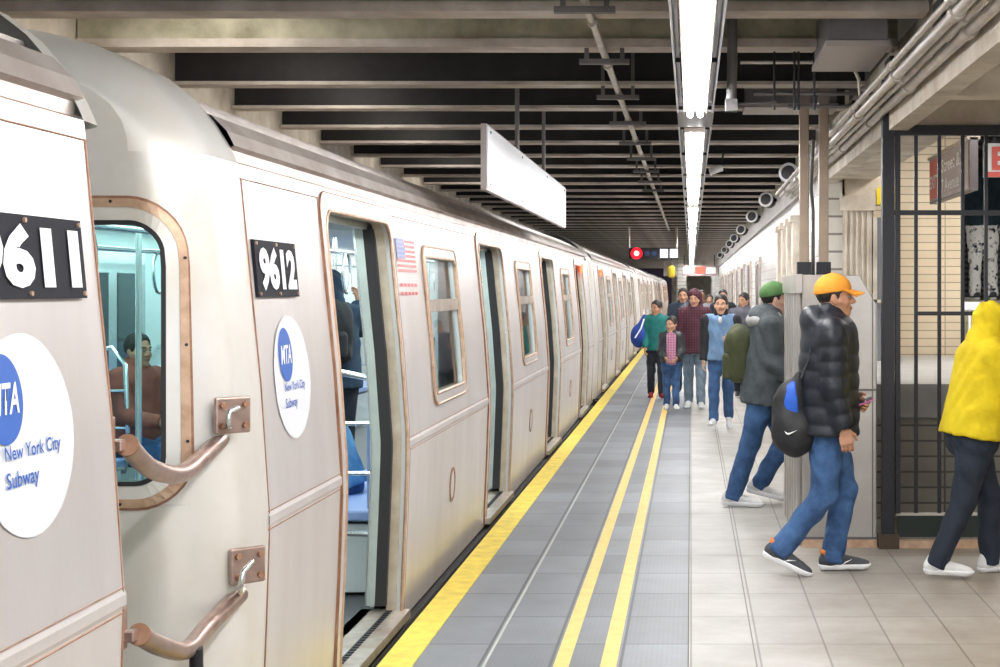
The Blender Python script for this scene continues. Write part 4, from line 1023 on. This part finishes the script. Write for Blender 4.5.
# writing and marks on the two nearest cars
def numplate(root, y0, y1, z0, z1, txt, yb):
    q = MB(); q.plate(onside([(y0, z0), (y1, z0), (y1, z1), (y0, z1)], .012), (-.014, 0, 0)); p = q.build('number_plate', BLACKP, root)
    me = text_mesh(txt, .215, .011, 1.); xs = [v.co.x for v in me.vertices]; y_s = [v.co.y for v in me.vertices]
    sx = (y1 - y0 - .07) / (max(xs) - min(xs)); sy = (z1 - z0) * .78 / (max(y_s) - min(y_s)); mx, my = min(xs), min(y_s)
    for v in me.vertices:
        u = y0 + .035 + (v.co.x - mx) * sx; z = z0 + (z1 - z0) * .11 + (v.co.y - my) * sy; v.co = (px(z) + .016, u, z)
    link('numerals', me, WHITEP, p)
    for yy in (y0 + .02, (y0 + y1) / 2, y1 - .02):
        for zz in (z0 + .012, z1 - .012): MB().tube([(px(zz) + .012, yy, zz), (px(zz) + .018, yy, zz)], .006, 8).build('rivet', BRONZE, p)
def disc(cy, cz, ry, rz, off, name, m, root, n=40):
    q = MB(); q.add(onside([(cy + ry * math.cos(2 * PI * k / n), cz + rz * math.sin(2 * PI * k / n)) for k in range(n)], off), [tuple(range(n))]); return q.build(name, m, root)
def sidetext(txt, u0, z0, w, hgt, off, m, root, name='lettering', shear=0, bold=.0):
    me = text_mesh(txt, .1, bold); xs = [v.co.x for v in me.vertices]; ys_ = [v.co.y for v in me.vertices]; a, b_ = min(xs), max(xs); c, d = min(ys_), max(ys_)
    for v in me.vertices:
        z = z0 + (v.co.y - c) / (d - c) * hgt; u = u0 + (v.co.x - a) / (b_ - a) * w + shear * (z - z0); v.co = (px(z) + off, u, z)
    link(name, me, m, root)
def transit_logo(root, cy, yt, cb):
    d = disc(cb, 1.30, .26, .225, .0035, 'logo_field', DECAL, root); e = disc(cy, 1.385, .098, .098, .005, 'logo_disc', BLUEP, d)
    sidetext('MTA', cy - .075, 1.352, .145, .068, .007, WHITEP, d, 'logo_letters', .25, .002)
    sidetext('New York City', yt, 1.243, .30, .042, .006, BLUEP, d, 'lettering', 0, .001); sidetext('Subway', yt, 1.182, .17, .046, .006, BLUEP, d, 'lettering', 0, .001)
o1 = CAR1_Y; 
numplate(car1, 5.51 - o1, 6.08 - o1, 1.595, 1.795, '9612', 0); transit_logo(car1, 5.815 - o1, 5.76 - o1, 5.90 - o1)
o0 = O0
numplate(car0, 3.27 - o0, 3.945 - o0, 1.60, 1.79, '9611', 0); transit_logo(car0, 3.43 - o0, 3.41 - o0, 3.54 - o0)
# stars-and-stripes decal with red lines of text
y0 = 8.24 - o1; q = MB()
for k in range(7): z = 1.886 - .026 * k; q.add(onside([(y0 + (.25 if k < 4 else .0), z - .014), (y0 + .56, z - .014), (y0 + .56, z), (y0 + (.25 if k < 4 else .0), z)], .004), [(0, 1, 2, 3)])
for k in range(2):
    for j in range(5): z = 1.655 - .045 * k; u = y0 + .02 + .105 * j; q.add(onside([(u, z - .018), (u + .08, z - .018), (u + .08, z), (u, z)], .004), [(0, 1, 2, 3)])
f1 = q.build('flag_decal', FLAGR, car1)
q = MB(); q.add(onside([(y0, 1.785), (y0 + .24, 1.785), (y0 + .24, 1.89), (y0, 1.89)], .004), [(0, 1, 2, 3)]); q.build('flag_canton', FLAGB, f1)
q = MB()
for i in range(5):
    for j in range(4): u, z = y0 + .03 + .045 * i, 1.80 + .024 * j; q.add(onside([(u - .006, z), (u, z - .006), (u + .006, z), (u, z + .006)], .0055), [(0, 1, 2, 3)])
q.build('flag_stars', WHITEP, f1)
# barrier rails between the cars
def barrier(pts, brk, link_pts, lab, support=None):
    r = empty('gap_barrier', pts[0]); o = Vector(pts[0]); tag(r, lab, 'barrier', 'rails between the two nearest cars')
    S = []; P = [Vector(p) - o for p in pts]
    for i in range(len(P) - 1):
        p0, p1, p2, p3 = P[max(i - 1, 0)], P[i], P[i + 1], P[min(i + 2, len(P) - 1)]
        for k in range(6):
            t = k / 6; S.append(.5 * ((2 * p1) + (p2 - p0) * t + (2 * p0 - 5 * p1 + 4 * p2 - p3) * t * t + (-p0 + 3 * p1 - 3 * p2 + p3) * t ** 3))
    S.append(P[-1])
    MB().tube(S, .0275, 16).build('tube', HANDLE, r)
    MB().tube([S[0] - (S[1] - S[0]).normalized() * .012, S[0]], .030, 16).build('collar', RUST, r); MB().tube([S[-1], S[-1] + (S[-1] - S[-2]).normalized() * .012], .02, 16).build('collar', RUST, r)
    q = MB(); q.tube([Vector(p) - o for p in link_pts], .009, 10); q.build('link', CHROME, r)
    b = Vector(brk) - o; pl = MB().box(-.008, .012, -.062, .062, -.058, .058).build('bracket', HANDLE, r, .006); pl.location = b; pl.rotation_euler = (0, 0, -.75)
    for dy in (-.05, .05):
        for dz in (-.033, .033): MB().tube([(.012, dy * .8, dz), (.024, dy * .8, dz)], .011, 6).build('bolt', RUST, pl)
    q = MB(); q.box(-.045, -.025, -.10, -.02, -.03, .08); q.box(-.03, .0, -.05, -.01, -.01, .02); q.build('anchor', HANDLE, r, .004)
    if support: MB().tube([Vector(p) - o for p in support], .02, 10).build('support', DARK, r)
def W(px_, py_, D): return ((px_ - VX) / F * D, D, EYE - (py_ - VY) / F * D)
barrier([W(128, 446, 4.22), W(150, 468, 4.45), W(180, 474, 4.72), (W(205, 455, 4.95)), W(232, 428, 5.2)], (-1.452, 5.058, 1.225), [W(232, 428, 5.2), W(228, 426, 4.96), W(229, 412, 4.97), W(238, 408, 5.02)], 'upper bronze barrier rail between the cars, in front of the end window')
barrier([W(140, 635, 4.22), W(160, 646, 4.4), W(186, 650, 4.65), W(210, 624, 4.9), W(240, 594, 5.15)], (-1.418, 5.108, .742), [W(240, 594, 5.15), W(240, 590, 5.0), W(243, 572, 5.0), W(252, 562, 5.08)], 'lower bronze barrier rail between the cars, near the floor', [W(196, 648, 4.68), W(197, 700, 4.7)])
# ------------------------------------------------------------------ the people on the platform
R_ = -PI / 2   # faces right, +X
NAVYP = mat('puffer_navy', (.009, .012, .021), .48, 0, .35, 30, .3, 10, spec=.45)
SHOEG = cloth('shoe_grey', (.06, .065, .075), .7); SHOEW = cloth('shoe_white', (.75, .75, .74), .6, .2)
ORANGE = cloth('cap_orange', (.85, .33, .03), .8, .3, 40, .1)
m1 = person('man in orange cap and navy puffer jacket walking right, phone in hand', (.775, 9.15, 0), R_, 1.715,
    legs=((.26, .42, .0), (-.05, .62, .42)), arms=((-.15, .05, 1.30, .65), (.0, .08, .22)), lean=.04, head=(.05, -.05), sk=SK_TAN,
    top=NAVYP, pants=JEANS, shoe=SHOEG, hair=HAIRB, cap=ORANGE, res=.0105, bulk=1.12, hem=-.05, quilt=.010, hood=1, lacecol=cloth('lace_orange', (.8, .25, .06)), wide=1.05, handcurl=(.9, .7), sneaker=1.0)
GREYJ = cloth('jacket_grey', (.075, .09, .10), .8, .6, 25, .35, 14)
m2 = person('man in green cap and grey jacket walking right, behind the steel enclosure', (.545, 12.05, 0), R_, 1.70,
    legs=((.42, .95, .25), (-.26, .05, .05)), arms=((.35, .06, 1.1, .2), (.12, .08, .62)), lean=.10, head=(-.12, -.08), sk=SK_FAIR,
    top=GREYJ, pants=JEANS2, shoe=SHOEW, hair=HAIRB, cap=cloth('cap_green', (.10, .22, .07), .8, .3, 40, .2), res=.012, bulk=1.08, hem=-.06, hood=1, sneaker=1.05)
e = SDF(.01); nk = m2['neck']; H = 1.7
e.ell(nk + np.array((0, -.050 * H, -.014 * H)), (.092 * H, .062 * H, .042 * H), .03); e.cap(nk + (-.05 * H, .02 * H, 0), nk + (0, -.06 * H, .02 * H), .026 * H, .03 * H, .03); e.cap(nk + (.05 * H, .02 * H, 0), nk + (0, -.06 * H, .02 * H), .026 * H, .03 * H, .03)
e.cap(nk + (.0, .04 * H, -.02), nk + (.0, .066 * H, -.14), .03, .02, .02)
sdf_obj('hoodie_collar', [e], cloth('hoodie_pale', (.48, .48, .47), .9, .4), m2['root'])
YELH = cloth('hoodie_yellow', (.72, .56, .01), .85, .7, 18, .12, 8, var2=(.55, .40, .0))
m3 = person('person in bright yellow hoodie and dark jeans walking out at the right', (1.60, 9.10, 0), R_ + .12, 1.57,
    legs=((.32, .30, -.05), (-.20, .22, .05)), arms=((.5, .08, .9, .2), (.38, .16, 1.05, .1)), lean=.16, head=(-.35, .15), sk=SK_TAN,
    top=YELH, pants=JEANSD, shoe=SHOEW, hair=HAIRB, hood=2, res=.0105, bulk=1.22, hem=-.01, sneaker=1.02, handcurl=(.8, .8))
# marks on the hoodie chest (black curved letter strokes)
# ---- group walking towards the camera
TEAL = cloth('shirt_teal', (.01, .16, .15)); BLKLEA = mat('leather_black', (.02, .022, .027), .4, 0, .3, 30, .2, 12)
PLAIDP = grid_mat('plaid_pink', (.52, .25, .36), (.30, .10, .18), .035, .22)
PLAIDM = grid_mat('plaid_maroon', (.12, .022, .04), (.03, .010, .02), .036, .34)
kA = person('boy in teal shirt with a blue bag, leftmost of the walking group', (-.52, 24.0, 0), PI + .1, 1.43, legs=((.12, .1, 0), (-.12, .1, .1)), arms=((.0, .25, .2), (.1, .1, .5)), head=(.75, .05), hs=1.12, sk=SK_TAN, top=TEAL, pants=cloth('pants_dark', (.02, .025, .04)), shoe=cloth('shoe_red', (.25, .01, .02)), sole=cloth('sole_red', (.25, .02, .03)), hair=HAIRB, res=.016, hem=-.03, handcurl=(.8, .5))
kB = person('small boy in open black leather jacket, pink plaid shirt and jeans', (-.265, 21.6, 0), PI, 1.20, legs=((.10, .06, 0), (-.10, .10, .15)), arms=((.15, .12, .9, .45), (.15, .12, .9, .45)), head=(.55, .05), hs=1.22, sk=SK_MID, top=BLKLEA, inner=PLAIDP, open_front=True, pants=JEANS, shoe=SHOEW, hair=HAIRB, res=.014, bulk=1.08, hem=0)
kD = person('teenager in maroon plaid hooded shirt and faded jeans, centre of the group', (.05, 21.9, 0), PI, 1.60, legs=((.10, .08, 0), (-.14, .12, .15)), arms=((.0, .14, .15), (.05, .12, .3)), head=(.25, .12), hs=1.05, sk=SK_MID, top=PLAIDM, pants=JEANSF, shoe=SHOEW, hair=HAIRB, hairk='fringe', hood=2, res=.014, bulk=1.05, hem=-.06)
kE = person('girl in denim vest with black sleeves and blue jeans, front right of the group', (.35, 18.6, 0), PI - .1, 1.49, legs=((-.10, .30, .5), (.16, .05, 0)), arms=((.1, .12, 1.6, .3), (.05, .12, .2)), head=(.0, .0), hs=1.08, sk=SK_MID, top=cloth('denim_pale', (.16, .27, .44)), pants=JEANS2, shoe=SHOEW, hair=HAIRB, hairk='tail', res=.0135, bulk=.92, hem=-.02)
e = SDF(.012)
for i in (0, 1):
    s_, e_, w_ = kE['arm', i][:3]; e.cap(s_ + np.array(((i * 2 - 1) * .012, 0, -.01)), e_, .051 * 1.49, .044 * 1.49, .02); e.cap(e_, w_, .044 * 1.49, .033 * 1.49, .02, cut=True)
sdf_obj('sleeves', [e], cloth('knit_black', (.015, .015, .02)), kE['root'])
e = SDF(.01); nk = kE['neck']; e.cap(nk - np.array((0, -.01, .02)), nk + np.array((0, .0, .045)), .078, .074, .02, sx=1.15); sdf_obj('collar', [e], MATS['cloth_knit_black'], kE['root'])
e = SDF(.01); e.ell(kE['chest'] + np.array((0, .115, .035)), (.024, .022, .040)); sdf_obj('tee', [e], SHOEW, kE['root'])
kC = person('man in dark blue leather jacket walking behind the maroon teenager', (-.12, 24.6, 0), PI, 1.64, legs=((.1, .1, 0), (-.12, .1, .1)), arms=((.0, .18, .15), (.0, .18, .15)), head=(.1, -.02), sk=SK_TAN, top=mat('leather_blue', (.03, .045, .07), .4, 0, .3, 30, .2, 12), pants=JEANSD, shoe=BLKLEA, hair=HAIRB, res=.016, bulk=1.1)
kF = person('woman with dark tied hair looking left, behind the girl in denim', (.79, 24.0, 0), PI, 1.56, legs=((.1, .1, 0), (-.12, .2, .2)), arms=((.0, .15, .2), (.1, .15, 1.9, .1)), head=(.7, .12), sk=SK_MID, top=cloth('top_grey', (.12, .12, .15)), pants=JEANSD, shoe=BLKLEA, hair=HAIRB, hairk='tail', res=.016)
kG = person('man in dark jacket over a pale shirt, far behind the group', (.58, 29, 0), PI, 1.63, legs=((.1, .1, 0), (-.1, .1, 0)), sk=SK_MID, top=cloth('jacket_dark', (.025, .03, .045)), inner=cloth('shirt_pale', (.55, .55, .55)), open_front=True, pants=JEANSD, shoe=BLKLEA, hair=HAIRB, res=.02)
kH = person('distant woman with long dark hair in a grey top', (.42, 36, 0), PI, 1.52, sk=SK_MID, top=cloth('top_mid', (.25, .24, .26)), pants=JEANSD, shoe=BLKLEA, hair=HAIRB, hairk='long', res=.022)
kI = person('farthest walker, in a brown coat near the left line', (.28, 41, 0), PI, 1.62, sk=SK_TAN, top=cloth('coat_brown', (.16, .09, .06)), pants=JEANSD, shoe=BLKLEA, hair=HAIRB, res=.022)
# ---- passengers
CAMO = mat('camo', (.88, .88, .95), .85, 0, .3, 30, .9, 13, var2=(.02, .025, .06))
pS = person('person in navy top and grey camouflage trousers on the stairs behind the gate', (3.42, 18.75, 1.5), .2, 1.74, legs=((.05, .05, 0), (-.05, .05, 0)), arms=((.1, .1, .6), (.1, .1, .6)), sk=SK_TAN, top=cloth('top_navy', (.02, .045, .07)), pants=CAMO, shoe=SHOEG, hair=HAIRB, res=.015, bulk=1.15)
for n_ in CAMO.node_tree.nodes:
    if n_.type == 'VALTORGB': n_.color_ramp.elements[0].position = .41; n_.color_ramp.elements[1].position = .48
NAVH = cloth('hoodie_navy', (.018, .045, .085))
pA = person('standing passenger in navy hood with black backpack, seen through the nearest open door', (-2.70, 12.0, 0), .25, 1.76, arms=((.1, .1, .3), (1.2, .1, 1.2)), sk=SK_TAN, top=NAVH, hood=2, pants=JEANSD, shoe=SHOEG, hair=HAIRB, res=.014, bulk=1.1)
sitl = ((1.5, 1.5, 0), (1.5, 1.5, 0))
pB = person('seated passenger in blue jacket with blond hair, inside the nearest open door', (-2.03, 9.2, 0), PI / 2, 1.62, legs=sitl, sit=.50, lean=.32, arms=((.7, .05, .6), (.7, .05, .6)), head=(0, .5), sk=SK_FAIR, top=cloth('jacket_sky', (.12, .33, .55)), pants=JEANS, shoe=SHOEW, hair=HAIRY, hairk='long', res=.014, bulk=1.1)
pC = person('seated passenger in rust jacket seen through the end window', (-3.95, 11.4, 0), -PI / 2 - .5, 1.70, legs=sitl, sit=.50, arms=((.5, .1, .9, .3), (.5, .1, .9, .3)), sk=SK_TAN, top=cloth('jacket_rust', (.36, .10, .07)), pants=JEANS, shoe=SHOEG, hair=HAIRB, res=.015)
pD = person('dark-clothed passenger standing behind the first side window', (-1.92, 12.8, 0), PI - .6, 1.45, arms=((.2, .1, .9), (.2, .1, .9)), head=(.5, .1), sk=SK_TAN, top=cloth('coat_slate', (.03, .05, .06)), pants=JEANSD, shoe=SHOEG, hair=HAIRB, res=.016)
# ---- things people carry
def world(pr, p):
    M = Matrix.Rotation(pr['root'].rotation_euler.z, 4, 'Z'); return M @ Vector(p) + pr['root'].location
# drawstring bag of the man in the orange cap
bg = empty('drawstring_bag', m1['root'].location, m1['root'].rotation_euler.z); tag(bg, 'black drawstring bag with blue panel and white swoosh hanging behind the puffer jacket', 'bag')
hp = m1['hip']; e = SDF(.009)
c = hp + np.array((.085, -.215, .0)); e.ell(c + (0, .03, -.07), (.12, .135, .14), .03); e.ell(c + (0, .0, .07), (.08, .10, .15), .06); e.cap(c + (0, .02, .1), c + (0, .05, .26), .06, .02, .04)
e.warp(wr(.004, 9)); sdf_obj('bag_body', [e], cloth('bag_black', (.015, .015, .018), .6), bg)
e = SDF(.008); e.ell(c + (0.005, .018, .07), (.084, .092, .152), .02); e.cap(c + (0.005, .03, .1), c + (0, .06, .25), .055, .02, .04); e.plane(c + (0, -.02, .02), (0, -.75, -.65)); e.plane(c + (0, .05, 0), (0, 1, .1)); sdf_obj('blue_panel', [e], cloth('bag_blue', (.01, .10, .55), .6), bg)
sw_ = [(-.045, .012), (-.03, -.012), (-.012, -.018), (.05, .016), (-.008, -.004), (-.022, -.003)]
def swoosh(origin, U, V, N, s, parent, m=None, name='swoosh'):
    o_, U, V, N = Vector(origin), Vector(U), Vector(V), Vector(N).normalized()
    lp = [o_ + U * a * s + V * b * s for a, b in sw_]
    q = MB(); q.plate(lp, N * .004); return q.build(name, m or WHITEP, parent)
swoosh(c + (.118, -.005, -.06), (0, 1, 0), (0, 0, 1), (1, 0, 0), .75, bg)
q = MB()
for s in (.03, .09):
    q.tube([c + (s, .06, .24), m1['chest'] + np.array((s + .06, -.125, -.1)), m1['shc'] + np.array((s + .05, -.11, .02)), m1['shc'] + np.array((s + .05, -.03, .085))], .006, 6)
q.build('cord', cloth('bag_black', (.015, .015, .018)), bg)
for i in (0, 1):   # swooshes on his shoes
    an, R = m1['feet'][i]; so = [k for k in kids(m1['root']) if k.name.startswith('shoe')][i]
    o_ = np.array(an) + R @ np.array((.036, .05, -m1['AH'] + .045)); swoosh(o_, R @ np.array((0, 1, 0)), R @ np.array((0, 0, 1)), R @ np.array((1, .1, 0)), 1.1, so)
# phone in his left hand
T = m1['hands'][0]; ph = empty('phone', m1['root'].location, m1['root'].rotation_euler.z); tag(ph, 'pink-cased phone held in the hand of the man in the orange cap', 'phone')
hw = T @ np.array((.045, .01, -.085, 1)); e = SDF(.004); e.box(hw[:3], (.036, .075, .005), .004, rot=euler(.35, .15, .1)); sdf_obj('case', [e], mat('phone_pink', (.55, .16, .35), .4), ph)
e = SDF(.004); e.box(hw[:3] + euler(.35, .15, .1) @ np.array((0, 0, .0035)), (.032, .069, .003), .002, rot=euler(.35, .15, .1)); sdf_obj('screen', [e], mat('phone_screen', (.06, .06, .09), .1), ph)
# olive backpack of the man in the green cap
def backpack(pr, lab, col, side=0., size=1., low=0., name='backpack'):
    b = empty(name, pr['root'].location, pr['root'].rotation_euler.z); tag(b, lab, 'backpack')
    ch = pr['chest']; c = ch + np.array((side, -.235 * size, -.10 - low)); m = cloth('pack_' + lab[:8], col, .8, .5, 25, .3)
    e = SDF(.012); e.box(c, (.15 * size, .10 * size, .22 * size), .08 * size, .02); e.ell(c + (0, -.02, .06), (.14 * size, .115 * size, .20 * size), .04); e.warp(wr(.004, 2)); body = sdf_obj('pack_body', [e], m, b)
    e = SDF(.01); e.box(c + (0, -.10 * size, -.08 * size), (.11 * size, .05 * size, .11 * size), .045 * size); sdf_obj('pocket', [e], m, b)
    q = MB(); W_ = .105 * (pr['shc'][2] and 1)
    for s in (-1, 1): q.tube([c + (s * .09, .06, .18 * size), pr['shc'] + np.array((s * .12, -.02, .085)), pr['shc'] + np.array((s * .13, .12, -.03)), ch + np.array((s * .13, .155, -.16)), c + (s * .10, .10, -.17)], .014, 6)
    q.build('strap', m, b); return b
backpack(m2, 'olive green backpack worn by the man in the green cap', (.065, .075, .03), -.06, .92, .10)
backpack(pA, 'black backpack worn by the hooded passenger in the train', (.02, .022, .026))
# blue bag of the boy in teal
b = empty('shoulder_bag', kA['root'].location, kA['root'].rotation_euler.z); tag(b, 'bright blue bag with a white stripe hanging at the side of the boy in teal', 'bag')
c = kA['hip'] + np.array((.27, .0, .17)); e = SDF(.012); e.ell(c, (.12, .14, .17), .02); e.cap(c + (-.02, 0, .1), c + (-.09, 0, .30), .07, .03, .05); sdf_obj('bag_body', [e], cloth('bag_royal', (.01, .06, .36), .6), b)
q = MB(); q.tube([c + (.06, .135, -.02), c + (-.03, .12, .12), c + (-.08, .07, .26)], .012, 6); q.build('stripe', WHITEP, b)
q = MB(); q.tube([c + (-.09, 0, .30), kA['shc'] + np.array((.09, .0, .07))], .012, 6); q.build('strap', DARK, b)
